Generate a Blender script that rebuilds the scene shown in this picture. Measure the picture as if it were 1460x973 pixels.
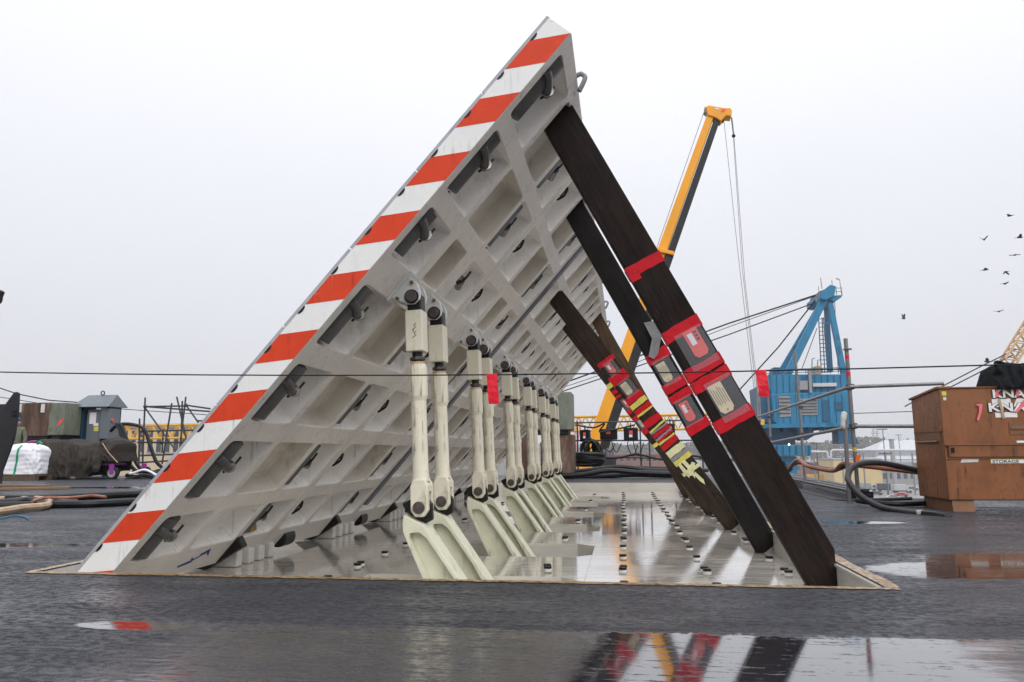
import bpy, bmesh, math, random
from mathutils import Vector, Matrix, noise as mnoise
random.seed(7)
rad = math.radians
for o in list(bpy.data.objects): bpy.data.objects.remove(o)
scene = bpy.context.scene
COL = scene.collection

# ------------------------------------------------------------------ camera
CAM_H = 0.6324
cam_d = bpy.data.cameras.new('camera')
cam_d.sensor_width = 36.0; cam_d.lens = 1052.7 / 1460 * 36.0
cam_d.clip_start = 0.05; cam_d.clip_end = 6000
cam = bpy.data.objects.new('camera', cam_d); COL.objects.link(cam)
yaw, pitch, roll = rad(8.402), rad(8.595), rad(-0.364)
fw0 = Vector((-math.sin(yaw), math.cos(yaw), 0)); rt0 = Vector((math.cos(yaw), math.sin(yaw), 0)); up0 = Vector((0, 0, 1))
fw = fw0 * math.cos(pitch) + up0 * math.sin(pitch); upv = up0 * math.cos(pitch) - fw0 * math.sin(pitch)
rt = rt0 * math.cos(roll) + upv * math.sin(roll); upv = upv * math.cos(roll) - rt0 * math.sin(roll)
cam.matrix_world = Matrix(((rt.x, upv.x, -fw.x, 0), (rt.y, upv.y, -fw.y, 0), (rt.z, upv.z, -fw.z, CAM_H), (0, 0, 0, 1)))
scene.camera = cam

# ------------------------------------------------------------------ sky, sun, exposure
world = bpy.data.worlds.new('World'); scene.world = world; world.use_nodes = True
wn, wl = world.node_tree.nodes, world.node_tree.links
wn.clear()
w_out = wn.new('ShaderNodeOutputWorld'); w_bg = wn.new('ShaderNodeBackground')
w_tc = wn.new('ShaderNodeTexCoord'); w_sep = wn.new('ShaderNodeSeparateXYZ'); w_ramp = wn.new('ShaderNodeValToRGB')
wl.new(w_tc.outputs['Generated'], w_sep.inputs[0])
w_noise = wn.new('ShaderNodeTexNoise'); w_noise.inputs['Scale'].default_value = 1.7; w_noise.inputs['Detail'].default_value = 4
wl.new(w_tc.outputs['Generated'], w_noise.inputs['Vector'])
w_m1 = wn.new('ShaderNodeMath'); w_m1.operation = 'MULTIPLY_ADD'; w_m1.inputs[1].default_value = 0.16; w_m1.inputs[2].default_value = -0.08
wl.new(w_noise.outputs['Fac'], w_m1.inputs[0])
w_m2 = wn.new('ShaderNodeMath'); w_m2.operation = 'ADD'
wl.new(w_sep.outputs['Z'], w_m2.inputs[0]); wl.new(w_m1.outputs[0], w_m2.inputs[1])
wl.new(w_m2.outputs[0], w_ramp.inputs[0])
# overcast: luminance climbs steadily from the horizon to the zenith
cr = w_ramp.color_ramp
SKY = [(0.0, .74), (.10, .80), (.20, .87), (.34, .96), (.54, 1.12), (.80, 1.75), (1.0, 2.1)]
while len(cr.elements) < len(SKY): cr.elements.new(0.5)
for e, (p, v) in zip(cr.elements, SKY):
    e.position = p; e.color = (v * .96, v * .972, v * 1.035, 1)
w_sky = wn.new('ShaderNodeTexSky'); w_sky.sky_type = 'NISHITA'; w_sky.sun_disc = False
SUN_EL, SUN_ROT = rad(40), rad(150)
w_sky.sun_elevation = SUN_EL; w_sky.sun_rotation = SUN_ROT; w_sky.air_density = 1.0; w_sky.dust_density = 4.0
w_dim = wn.new('ShaderNodeVectorMath'); w_dim.operation = 'SCALE'; w_dim.inputs['Scale'].default_value = 0.05
wl.new(w_sky.outputs[0], w_dim.inputs[0])
w_mix = wn.new('ShaderNodeMix'); w_mix.data_type = 'RGBA'; w_mix.inputs['Factor'].default_value = 0.94
wl.new(w_dim.outputs[0], w_mix.inputs['A']); wl.new(w_ramp.outputs[0], w_mix.inputs['B'])
wl.new(w_mix.outputs['Result'], w_bg.inputs['Color']); w_bg.inputs['Strength'].default_value = 1.0
wl.new(w_bg.outputs[0], w_out.inputs['Surface'])
sun_d = bpy.data.lights.new('sun', 'SUN'); sun_d.energy = 1.4; sun_d.angle = rad(40); sun_d.color = (1, .98, .95)
sun = bpy.data.objects.new('sun', sun_d); COL.objects.link(sun)
sdir = Vector((math.sin(SUN_ROT) * math.cos(SUN_EL), math.cos(SUN_ROT) * math.cos(SUN_EL), math.sin(SUN_EL)))
sun.rotation_euler = sdir.to_track_quat('Z', 'Y').to_euler()
scene.view_settings.view_transform = 'Standard'; scene.view_settings.look = 'None'
scene.view_settings.exposure = 0.05; scene.view_settings.gamma = 1.0; scene.view_settings.use_curve_mapping = False

# ------------------------------------------------------------------ helpers
def tag(o, label=None, cat=None, group=None, kind=None):
    if label: o['label'] = label
    if cat: o['category'] = cat
    if group: o['group'] = group
    if kind: o['kind'] = kind
    return o
def empty(name, loc=(0, 0, 0), rz=0, label=None, cat=None, group=None):
    o = bpy.data.objects.new(name, None); COL.objects.link(o); o.location = loc; o.rotation_euler = (0, 0, rz)
    o.empty_display_size = 0.1
    return tag(o, label, cat, group)
class MB:
    def __init__(s): s.v = []; s.f = []; s.mi = {}
    def add(s, vs, fs):
        k = len(s.v); s.v += [tuple(p) for p in vs]; s.f += [tuple(i + k for i in f) for f in fs]; return s
    def box(s, x0, x1, y0, y1, z0, z1):
        return s.add([(x0, y0, z0), (x1, y0, z0), (x1, y1, z0), (x0, y1, z0), (x0, y0, z1), (x1, y0, z1), (x1, y1, z1), (x0, y1, z1)],
                     [(0, 3, 2, 1), (4, 5, 6, 7), (0, 1, 5, 4), (1, 2, 6, 5), (2, 3, 7, 6), (3, 0, 4, 7)])
    def obox(s, c, ax, ay, az):     # oriented box: centre and three half-extent vectors
        c, ax, ay, az = map(Vector, (c, ax, ay, az))
        P = [c + ax * i + ay * j + az * k for k in (-1, 1) for i, j in ((-1, -1), (1, -1), (1, 1), (-1, 1))]
        return s.add(P, [(0, 3, 2, 1), (4, 5, 6, 7), (0, 1, 5, 4), (1, 2, 6, 5), (2, 3, 7, 6), (3, 0, 4, 7)])
    def prism(s, poly, fn, a, b):   # poly of 2-D points, fn(p, h) -> 3-D
        n = len(poly); vs = [fn(p, a) for p in poly] + [fn(p, b) for p in poly]
        fs = [tuple(range(n)), tuple(reversed(range(n, 2 * n)))] + [(i, n + i, n + (i + 1) % n, (i + 1) % n) for i in range(n)]
        return s.add(vs, fs)
    def ring(s, outer, inner, fn, a, b):   # frame between two outlines of equal count
        n = len(outer); vs = [fn(p, h) for h in (a, b) for q in (outer, inner) for p in q]
        fs = []
        for i in range(n):
            j = (i + 1) % n
            fs += [(i, j, n + j, n + i), (2 * n + i, 3 * n + i, 3 * n + j, 2 * n + j), (i, 2 * n + i, 2 * n + j, j), (n + i, n + j, 3 * n + j, 3 * n + i)]
        return s.add(vs, fs)
    def tube(s, pts, r, n=8, cap=True):
        pts = [Vector(p) for p in pts]; m = len(pts); rs = r if isinstance(r, (list, tuple)) else [r] * m
        t0 = (pts[1] - pts[0]).normalized(); ref = Vector((0, 0, 1)) if abs(t0.z) < .9 else Vector((1, 0, 0))
        u = t0.cross(ref).normalized(); vs = []
        for i in range(m):
            t = (pts[min(i + 1, m - 1)] - pts[max(i - 1, 0)]).normalized()
            u = (u - t * u.dot(t)).normalized(); w = t.cross(u)
            for k in range(n):
                a = 2 * math.pi * k / n; vs.append(pts[i] + (u * math.cos(a) + w * math.sin(a)) * rs[i])
        fs = [(i * n + k, i * n + (k + 1) % n, (i + 1) * n + (k + 1) % n, (i + 1) * n + k) for i in range(m - 1) for k in range(n)]
        if cap: fs += [tuple(reversed(range(n))), tuple(range((m - 1) * n, m * n))]
        return s.add(vs, fs)
    def sphere(s, c, r, n=10, m=6, sc=(1, 1, 1)):
        vs = [(c[0], c[1], c[2] - r * sc[2])]
        for i in range(1, m):
            p = -math.pi / 2 + math.pi * i / m
            for k in range(n):
                a = 2 * math.pi * k / n
                vs.append((c[0] + r * sc[0] * math.cos(p) * math.cos(a), c[1] + r * sc[1] * math.cos(p) * math.sin(a), c[2] + r * sc[2] * math.sin(p)))
        vs.append((c[0], c[1], c[2] + r * sc[2])); fs = [(0, 1 + (k + 1) % n, 1 + k) for k in range(n)]
        for i in range(m - 2):
            for k in range(n): fs.append((1 + i * n + k, 1 + i * n + (k + 1) % n, 1 + (i + 1) * n + (k + 1) % n, 1 + (i + 1) * n + k))
        L = len(vs) - 1; b = 1 + (m - 2) * n; fs += [(b + k, b + (k + 1) % n, L) for k in range(n)]
        return s.add(vs, fs)
    def mesh(s, name):
        me = bpy.data.meshes.new(name); me.from_pydata(s.v, [], s.f)
        bm = bmesh.new(); bm.from_mesh(me); bmesh.ops.recalc_face_normals(bm, faces=bm.faces); bm.to_mesh(me); bm.free()
        return me
    def build(s, name, m, parent=None, smooth=False, bevel=0, recalc=True, loc=None):
        me = s.mesh(name)
        for mm in (m if isinstance(m, (list, tuple)) else [m] if m else []): me.materials.append(M[mm])
        for fi, ix in s.mi.items(): me.polygons[fi].material_index = ix
        o = bpy.data.objects.new(name, me); COL.objects.link(o)
        if smooth:
            me.polygons.foreach_set('use_smooth', [True] * len(me.polygons))
            me.set_sharp_from_angle(angle=rad(42))
        if bevel:
            b = o.modifiers.new('bevel', 'BEVEL'); b.width = bevel; b.segments = 2; b.limit_method = 'ANGLE'; b.angle_limit = rad(35)
        if parent: o.parent = parent
        if loc: o.location = loc
        return o
def copy_tree(o, parent=None):
    c = o.copy(); COL.objects.link(c)
    if parent: c.parent = parent
    for ch in list(o.children): copy_tree(ch, c)
    return c
def smoothcurve(pts, k=6):
    P = [Vector(p) for p in pts]; out = []
    for i in range(len(P) - 1):
        a, b, c, d = P[max(i - 1, 0)], P[i], P[i + 1], P[min(i + 2, len(P) - 1)]
        for j in range(k):
            t = j / k
            out.append(.5 * ((2 * b) + (c - a) * t + (2 * a - 5 * b + 4 * c - d) * t * t + (3 * b - a - 3 * c + d) * t ** 3))
    return out + [P[-1]]
XZ = lambda p, h: (p[0], h, p[1])       # profile in the x-z plane, extruded along y
XY = lambda p, h: (p[0], p[1], h)
YZ = lambda p, h: (h, p[0], p[1])
FONT = None
def text_obj(body, size, m, name, parent, loc, rot, sx=1.0, depth=.002, bold=0.0):
    cu = bpy.data.curves.new(name, 'FONT'); cu.body = body; cu.size = size; cu.extrude = depth; cu.align_x = 'LEFT'; cu.offset = bold
    t = bpy.data.objects.new(name, cu); COL.objects.link(t)
    bpy.context.view_layer.update()
    me = bpy.data.meshes.new_from_object(t.evaluated_get(bpy.context.evaluated_depsgraph_get()))
    bpy.data.objects.remove(t); bpy.data.curves.remove(cu)
    me.materials.clear(); me.materials.append(M[m]); me.name = name
    o = bpy.data.objects.new(name, me); COL.objects.link(o); o.location = loc; o.rotation_euler = rot; o.scale = (sx, 1, 1)
    if parent: o.parent = parent
    return o

# ------------------------------------------------------------------ materials
M = {}
class N:
    def __init__(s, name):
        s.m = bpy.data.materials.new(name); s.m.use_nodes = True; s.t = s.m.node_tree
        s.b = s.t.nodes['Principled BSDF']; M[name] = s.m
        s.tc = s.t.nodes.new('ShaderNodeTexCoord')
    def n(s, typ, **kw):
        x = s.t.nodes.new(typ)
        for k, v in kw.items(): setattr(x, k, v)
        return x
    def L(s, a, b): s.t.links.new(a, b)
    def val(s, x, sock):
        if hasattr(x, 'is_linked'): s.L(x, sock)
        else: sock.default_value = x
    def math(s, op, a, b=0.0, c=None, clamp=False):
        x = s.n('ShaderNodeMath', operation=op, use_clamp=clamp); s.val(a, x.inputs[0]); s.val(b, x.inputs[1])
        if c is not None: s.val(c, x.inputs[2])
        return x.outputs[0]
    def mapping(s, scale=(1, 1, 1), coord='Object', rot=(0, 0, 0)):
        mp = s.n('ShaderNodeMapping'); mp.inputs['Scale'].default_value = scale; mp.inputs['Rotation'].default_value = rot
        s.L(s.tc.outputs[coord], mp.inputs[0]); return mp.outputs[0]
    def noise(s, scale, detail=4, rough=.55, vec=None, dist=0.0):
        x = s.n('ShaderNodeTexNoise'); x.inputs['Scale'].default_value = scale; x.inputs['Detail'].default_value = detail
        x.inputs['Roughness'].default_value = rough; x.inputs['Distortion'].default_value = dist
        s.L(vec if vec is not None else s.tc.outputs['Object'], x.inputs['Vector']); return x.outputs['Fac']
    def ramp(s, fac, lo, hi, a=0.0, b=1.0):
        x = s.n('ShaderNodeMapRange', interpolation_type='SMOOTHSTEP'); s.L(fac, x.inputs[0])
        x.inputs[1].default_value = lo; x.inputs[2].default_value = hi; x.inputs[3].default_value = a; x.inputs[4].default_value = b
        return x.outputs[0]
    def mix(s, fac, a, b):
        x = s.n('ShaderNodeMix', data_type='RGBA'); s.val(fac, x.inputs['Factor'])
        for q, k in ((a, 'A'), (b, 'B')):
            if hasattr(q, 'is_linked'): s.L(q, x.inputs[k])
            else: x.inputs[k].default_value = (*q, 1)
        return x.outputs['Result']
    def bump(s, h, strength=.3, dist=.01, normal=None):
        x = s.n('ShaderNodeBump'); s.val(strength, x.inputs['Strength']); x.inputs['Distance'].default_value = dist; s.L(h, x.inputs['Height'])
        if normal is not None: s.L(normal, x.inputs['Normal'])
        return x.outputs[0]
    def set(s, col=None, rough=None, metal=None, normal=None, spec=None):
        for k, v in (('Base Color', col), ('Roughness', rough), ('Metallic', metal), ('Normal', normal), ('Specular IOR Level', spec)):
            if v is None: continue
            if hasattr(v, 'is_linked'): s.L(v, s.b.inputs[k])
            elif k == 'Base Color': s.b.inputs[k].default_value = (*v, 1)
            else: s.b.inputs[k].default_value = v
        return s
def paint(name, col, dirt, amount=.5, rough=.45, scale=3.0, stretch=(1, 1, 1), speck=None, bump=.12, metal=0.0, var=.12, spec=.4, streak=None, axis=(0, 0, 0), streak_amt=.5, scratch=None):
    """painted or bare surface with soft tone drift, grime in patches, runs along one direction, scratches and fine specks"""
    k = N(name); v = k.mapping(stretch)
    a = k.noise(scale, 6, .62, v); b = k.noise(scale * 7, 5, .6, v); f = k.noise(scale * 40, 3, .5)
    c1 = k.mix(k.ramp(a, .3, .7), tuple(min(1, x * (1 - var)) for x in col), tuple(min(1, x * (1 + var)) for x in col))
    g = k.math('MULTIPLY', k.ramp(a, .50, .72), k.ramp(b, .35, .70))
    c2 = k.mix(k.math('MULTIPLY', g, amount), c1, dirt)
    if streak:
        sv = k.mapping(streak[:3], rot=axis); st = k.noise(1.0, 5, .6, sv)
        gate = k.ramp(k.noise(scale * 1.7, 3, .5), .42, .62)
        c2 = k.mix(k.math('MULTIPLY', k.math('MULTIPLY', k.ramp(st, .54, .68), gate), streak_amt), c2, tuple(x * .55 for x in dirt))
    if scratch:
        s1 = k.noise(1.0, 3, .55, k.mapping((60, 60, 4), rot=(.5, .7, .2))); s2 = k.noise(1.0, 3, .55, k.mapping((7, 5, 90), rot=(.3, -.5, 0)))
        m = k.math('MULTIPLY', k.math('MAXIMUM', k.ramp(s1, .70, .73), k.ramp(s2, .70, .73)), k.ramp(a, .42, .55))
        c2 = k.mix(k.math('MULTIPLY', m, .75), c2, scratch)
    if speck: c2 = k.mix(k.math('MULTIPLY', k.ramp(b, .66, .72), .8), c2, speck)
    h = k.math('ADD', b, k.math('MULTIPLY', f, .5))
    return k.set(c2, k.ramp(b, .2, .8, max(.05, rough - .12), min(1, rough + .12)), metal, k.bump(h, bump, .004), spec)
PAX = (0, 0, 0)
RUN = (0, rad(90 - 48.978), 0)        # runs follow the slope of the raised panels
paint('panel_paint', (.70, .66, .605), (.36, .28, .21), .5, .42, 2.2, var=.09, streak=(26, 26, 1.6), axis=RUN, streak_amt=.35, speck=(.45, .37, .29), scratch=(.30, .24, .19))
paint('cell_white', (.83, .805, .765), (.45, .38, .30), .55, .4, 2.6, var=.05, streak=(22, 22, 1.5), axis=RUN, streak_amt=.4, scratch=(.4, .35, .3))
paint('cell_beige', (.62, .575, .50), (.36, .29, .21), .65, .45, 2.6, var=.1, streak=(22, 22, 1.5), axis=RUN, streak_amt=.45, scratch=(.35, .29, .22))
paint('white_edge', (.76, .76, .735), (.40, .38, .34), .45, .4, 3.5, var=.04, streak=(40, 40, 3), axis=RUN, streak_amt=.35, scratch=(.45, .44, .42))
paint('red_edge', (.64, .052, .014), (.28, .04, .02), .6, .5, 5, var=.08, spec=.25, streak=(40, 40, 3), axis=RUN, streak_amt=.4, scratch=(.50, .16, .10))
paint('plate_grey', (.36, .36, .38), (.16, .16, .165), .6, .5, 4, var=.2)
paint('cream_paint', (.71, .665, .53), (.20, .155, .10), .75, .42, 4, speck=(.16, .13, .10), var=.08, streak=(34, 34, 2.2), streak_amt=.65, scratch=(.14, .11, .08))
paint('arm_paint', (.66, .655, .50), (.24, .22, .15), .6, .42, 4, var=.09, speck=(.3, .27, .19), streak=(30, 30, 2), streak_amt=.4, scratch=(.25, .22, .15))
paint('lug_paint', (.66, .67, .66), (.2, .16, .12), .6, .4, 8, var=.08)
paint('dark_steel', (.075, .07, .065), (.03, .025, .02), .5, .35, 9, metal=.6, var=.25)
paint('black_grease', (.009, .008, .0075), (.03, .024, .018), .5, .35, 12, bump=.4, var=.3, spec=.3)
paint('pipe_dark', (.072, .070, .070), (.035, .032, .03), .7, .36, 8, var=.25)
paint('bright_steel', (.24, .225, .205), (.12, .09, .07), .7, .3, 14, metal=.85, var=.15)
paint('pin_steel', (.10, .082, .072), (.05, .03, .02), .7, .45, 20, metal=.35, var=.3)
paint('brass', (.28, .17, .05), (.08, .05, .02), .6, .35, 12, metal=.7)
paint('copper_ring', (.5, .33, .2), (.15, .08, .05), .6, .5, 12)
paint('bar_grey', (.125, .13, .15), (.06, .06, .07), .5, .4, 4, (1, 1, 1))
paint('block_white', (.62, .60, .56), (.22, .18, .14), .6, .45, 9)
paint('blue_mark', (.015, .03, .25), (.01, .02, .1), .3, .5, 9)
paint('tan_edge_old', (.30, .21, .12), (.075, .06, .045), 1.0, .5, 9, speck=(.04, .035, .03), bump=.8, var=.35)
paint('wall_paint', (.52, .50, .455), (.20, .15, .10), .6, .35, 3, (1, 1, 2.5), var=.1)
paint('rust', (.085, .045, .028), (.30, .25, .2), .8, .6, 1.5, (2, 2, .45), speck=(.04, .02, .015), bump=.3, var=.45, streak=(5, 5, .4), streak_amt=.8)
paint('rust_green', (.15, .165, .125), (.085, .042, .026), 1.0, .6, 2.0, (1.5, 1.5, .7), speck=(.05, .03, .02), bump=.3, var=.3, streak=(5, 5, .5), streak_amt=.9)
paint('red_tape', (.50, .004, .014), (.32, .006, .012), .5, .5, 20, bump=.5, var=.16, spec=.2)
paint('tape_side', (.33, .10, .06), (.2, .05, .03), .4, .4, 20, bump=.5)
paint('yellow_tape', (.62, .55, .10), (.45, .36, .06), .5, .35, 20, bump=.6, var=.15)
paint('pale_tape', (.66, .64, .36), (.5, .46, .2), .5, .4, 20, bump=.6)
paint('grey_tape', (.23, .23, .24), (.12, .12, .12), .5, .35, 20, bump=.5)
paint('tag_paper', (.66, .56, .36), (.5, .4, .25), .3, .6, 20, bump=.05, var=.04)
paint('tag_red', (.75, .09, .07), (.6, .05, .04), .3, .5, 20, bump=.05, var=.05)
paint('paper_white', (.75, .72, .76), (.6, .58, .6), .3, .6, 20, bump=.05, var=.04)
paint('ink', (.05, .04, .035), (.03, .03, .03), .2, .6, 20)
paint('flag_red', (.66, .004, .022), (.5, .01, .03), .3, .5, 10, bump=.2)
paint('wire', (.012, .012, .014), (.02, .02, .02), .3, .5, 10, spec=.2)
paint('galv', (.20, .20, .205), (.09, .075, .06), .6, .45, 6, metal=.35, var=.22)
paint('scaffold_dark', (.06, .06, .063), (.035, .03, .026), .6, .5, 6, metal=.2, var=.25, spec=.3)
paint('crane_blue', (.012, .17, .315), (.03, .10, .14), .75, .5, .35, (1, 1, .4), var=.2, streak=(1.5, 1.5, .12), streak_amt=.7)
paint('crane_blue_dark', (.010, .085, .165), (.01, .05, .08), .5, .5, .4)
paint('vent_grey', (.25, .26, .27), (.12, .12, .12), .5, .5, 1)
paint('crane_yellow', (.80, .335, .012), (.4, .15, .02), .4, .45, .6, (1, 1, .5), var=.08)
paint('crane_black', (.016, .016, .018), (.04, .04, .04), .4, .5, .8, spec=.3)
paint('lattice_yellow', (.66, .36, .03), (.3, .14, .02), .6, .5, .8)
paint('pink_steel', (.55, .22, .2), (.4, .15, .13), .4, .6, 1)
paint('tan_steel', (.55, .36, .18), (.25, .14, .06), .6, .6, 1)
paint('orange_box', (.235, .087, .031), (.11, .055, .034), 1.0, .42, 3.4, (1, 1, .7), speck=(.08, .04, .024), var=.26, streak=(18, 18, 1.6), streak_amt=.9, scratch=(.06, .03, .02))
paint('box_trim', (.20, .088, .038), (.08, .04, .02), .8, .45, 4, var=.2)
paint('logo_white', (.78, .77, .74), (.5, .48, .44), .35, .45, 8, var=.04)
paint('logo_black', (.02, .02, .022), (.05, .04, .03), .3, .5, 8)
paint('label_yellow', (.62, .40, .08), (.5, .45, .35), .7, .5, 12)
paint('pink_ribbon', (.80, .17, .20), (.6, .1, .12), .3, .5, 12, bump=.2)
paint('black_fabric', (.008, .010, .012), (.018, .021, .024), .6, .8, 9, bump=.8, var=.3, spec=.15)
paint('hose_black', (.007, .007, .008), (.03, .03, .031), .5, .42, 6, var=.3, spec=.28)
paint('hose_grey', (.034, .034, .037), (.014, .014, .014), .5, .45, 6, var=.25, spec=.3)
paint('hose_orange', (.30, .105, .055), (.12, .05, .03), .7, .42, 6, var=.25)
paint('hose_tan', (.42, .30, .19), (.20, .15, .1), .7, .5, 9, var=.25)
paint('kiosk_blue', (.13, .15, .165), (.06, .075, .085), .5, .42, 2, var=.1)
paint('kiosk_dark', (.012, .055, .095), (.01, .03, .04), .5, .45, 2)
paint('bag_white', (.72, .72, .76), (.5, .5, .52), .35, .6, 3, bump=.5, var=.06)
paint('strap_green', (.01, .26, .12), (.02, .1, .08), .4, .5, 9)
paint('tarp', (.034, .028, .023), (.013, .011, .009), .9, .7, 2.5, bump=.8, var=.25, spec=.2)
paint('purple', (.27, .035, .27), (.12, .02, .12), .4, .4, 4)
paint('tyre', (.018, .018, .018), (.05, .045, .04), .5, .7, 8, spec=.2)
paint('wheel_grey', (.33, .33, .35), (.15, .14, .13), .5, .5, 8)
paint('pallet_wood', (.10, .065, .04), (.04, .028, .02), .7, .7, 5, (1, 8, 1), bump=.5)
paint('plank_wood', (.19, .115, .06), (.07, .045, .03), .7, .6, 4, (1, 8, 1), bump=.4)
paint('camo', (.13, .14, .10), (.05, .055, .035), 1.0, .8, 9, speck=(.20, .20, .15), var=.25)
paint('skin', (.40, .24, .17), (.3, .16, .1), .3, .5, 6)
paint('cap_blue', (.03, .07, .22), (.02, .04, .1), .3, .6, 6)
paint('box_black', (.008, .008, .009), (.025, .025, .026), .4, .45, 6, spec=.25)
paint('orange_mark', (.85, .16, .03), (.6, .1, .02), .3, .5, 9)
paint('beige_wall', (.52, .42, .29), (.36, .29, .2), .5, .8, .12, (1, 1, .4), var=.07)
paint('yellow_wall', (.56, .43, .21), (.4, .3, .15), .5, .8, .12, var=.07)
paint('brick_far', (.23, .12, .095), (.16, .09, .07), .5, .85, .2, var=.12)
paint('roof_white', (.48, .49, .51), (.55, .56, .58), .4, .5, .08, (4, 1, 1), var=.05)
paint('roof_grey', (.26, .27, .29), (.17, .17, .18), .5, .6, .1, var=.12)
paint('glass_far', (.05, .06, .075), (.03, .03, .035), .4, .15, 1)
paint('concrete', (.30, .30, .295), (.18, .17, .16), .6, .8, .05, var=.15)
paint('car_white', (.42, .42, .44), (.5, .5, .5), .3, .3, 1); paint('car_dark', (.05, .055, .07), (.03, .03, .03), .3, .3, 1)
paint('car_red', (.35, .04, .03), (.2, .03, .02), .3, .3, 1)
paint('bird_dark', (.045, .047, .055), (.09, .09, .1), .5, .7, 20)
paint('hull_grey', (.26, .27, .28), (.2, .14, .1), .5, .6, .3)
paint('bark', (.10, .08, .065), (.05, .04, .03), .6, .9, 3)

def timber(name, col, dark, rough):
    k = N(name)
    g = k.noise(3.2, 7, .62, k.mapping((14, 14, 1.1)), .6)
    k2 = k.noise(2.0, 4, .6); f = k.noise(70, 3, .6, k.mapping((1, 1, .08)))
    c = k.mix(k.ramp(g, .32, .68), dark, col)
    c = k.mix(k.math('MULTIPLY', k.ramp(k2, .5, .75), .6), c, tuple(x * .35 for x in dark))
    sc = k.noise(1.0, 2, .5, k.mapping((130, 130, 5), rot=(0, .06, 0))); c = k.mix(k.math('MULTIPLY', k.math('MULTIPLY', k.ramp(sc, .69, .73), k.ramp(k2, .40, .55)), .5), c, tuple(min(1, x * 7) for x in col))
    c = k.mix(k.math('MULTIPLY', k.ramp(k.noise(9, 4, .6), .60, .72), .45), c, (col[0] * 2.4, col[1] * 1.7, col[2] * 1.3))
    k.set(c, k.ramp(k2, .3, .7, rough, rough + .25), 0, k.bump(k.math('ADD', g, f), .35, .005), .16)
timber('timber_black', (.011, .009, .0085), (.005, .0045, .004), .6)
timber('timber_dark', (.021, .0115, .0088), (.007, .0055, .005), .6)
timber('timber_brown', (.040, .025, .016), (.014, .010, .008), .6)
timber('timber_light', (.095, .058, .032), (.040, .026, .016), .62)

# clear plastic pouch
k = N('pouch_plastic'); k.set((.42, .44, .48), .18, 0, k.bump(k.noise(35, 4, .6), .5, .004)); k.b.inputs['Alpha'].default_value = .20
k = N('lamp_glow'); k.b.inputs['Emission Color'].default_value = (1, .96, .85, 1); k.b.inputs['Emission Strength'].default_value = 3.0

# foliage of the far wood
k = N('far_leaf'); a = k.noise(.06, 4, .6); k.set(k.mix(k.ramp(a, .3, .7), (.045, .042, .026), (.10, .068, .036)), .85)
k = N('yard_ground'); a = k.noise(.012, 6, .6); b = k.noise(.2, 5, .6)
k.set(k.mix(k.ramp(a, .35, .65), k.mix(b, (.13, .13, .13), (.20, .195, .19)), k.mix(b, (.19, .16, .14), (.26, .25, .24))), .6)

def blob(k, X, Y, cx, cy, rx, ry, wob, amp=.5, rot=0.0):
    c, s = math.cos(rot), math.sin(rot)
    dx = k.math('SUBTRACT', X, cx); dy = k.math('SUBTRACT', Y, cy)
    u = k.math('ADD', k.math('MULTIPLY', dx, c / rx), k.math('MULTIPLY', dy, s / rx))
    v = k.math('ADD', k.math('MULTIPLY', dx, -s / ry), k.math('MULTIPLY', dy, c / ry))
    d = k.math('SQRT', k.math('ADD', k.math('MULTIPLY', u, u), k.math('MULTIPLY', v, v)))
    d = k.math('ADD', d, k.math('MULTIPLY', k.math('SUBTRACT', wob, .5), amp))
    return k.ramp(d, .94, 1.06, 1.0, 0.0)
k = N('ochre_edge'); a = k.noise(3, 5, .6); b = k.noise(30, 5, .7)
k.set(k.mix(k.ramp(b, .46, .60), k.mix(k.ramp(a, .35, .65), (.27, .155, .045), (.40, .26, .11)), (.04, .036, .034)), .42, 0, k.bump(b, .8, .01))
k = N('tan_edge'); a = k.noise(2.5, 5, .6); b = k.noise(26, 5, .7); c2 = k.noise(90, 3, .6)
c = k.mix(k.ramp(a, .35, .65), (.36, .21, .085), (.46, .37, .27))
c = k.mix(k.ramp(k.math('ADD', k.math('MULTIPLY', b, .65), k.math('MULTIPLY', c2, .35)), .45, .60), c, (.05, .046, .045))
k.set(c, .42, 0, k.bump(k.math('ADD', b, c2), .7, .008))
# wet non-skid flight deck: fine ridges across, water film, standing puddles
k = N('non_skid'); sep = k.n('ShaderNodeSeparateXYZ'); k.L(k.tc.outputs['Object'], sep.inputs[0]); X, Y = sep.outputs['X'], sep.outputs['Y']
ridge = k.noise(30, 5, .74, k.mapping((.75, 1.15, 1)), .2); ridge2 = k.noise(60, 3, .6, k.mapping((.8, 1.3, 1)))
line = k.noise(18, 4, .62, k.mapping((.2, 3.0, 1)))
grit = k.noise(190, 2, .6); big = k.noise(.55, 5, .6); mid = k.noise(2.6, 5, .65, k.mapping((.6, 1.6, 1)))
wob = k.noise(.9, 6, .62, k.mapping((1, 2.4, 1))); comb = k.noise(9, 5, .7, k.mapping((.16, 3.0, 1))); tick = k.noise(20, 3, .6, k.mapping((1.6, .35, 1), rot=(0, 0, rad(-18))))
wobc = k.math('ADD', k.math('MULTIPLY', wob, .62), k.math('MULTIPLY', comb, .38))
edge = k.math('ADD', k.math('MULTIPLY', k.math('SUBTRACT', comb, .5), .16), k.math('ADD', k.math('MULTIPLY', k.math('SUBTRACT', tick, .5), .11), k.math('MULTIPLY', k.math('SUBTRACT', wob, .5), .16)))
front = k.ramp(k.math('ADD', k.math('SUBTRACT', Y, k.math('MULTIPLY', X, .035)), edge), 2.755, 2.80, 1.0, 0.0)
leftcut = k.ramp(k.math('ADD', X, k.math('MULTIPLY', k.math('SUBTRACT', wobc, .5), 1.2)), -1.7, -1.3)
front = k.math('MULTIPLY', front, leftcut)
openw = k.ramp(k.math('ADD', X, k.math('MULTIPLY', k.math('SUBTRACT', wobc, .5), .9)), -.55, -.10)     # deeper water to the right
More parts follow.
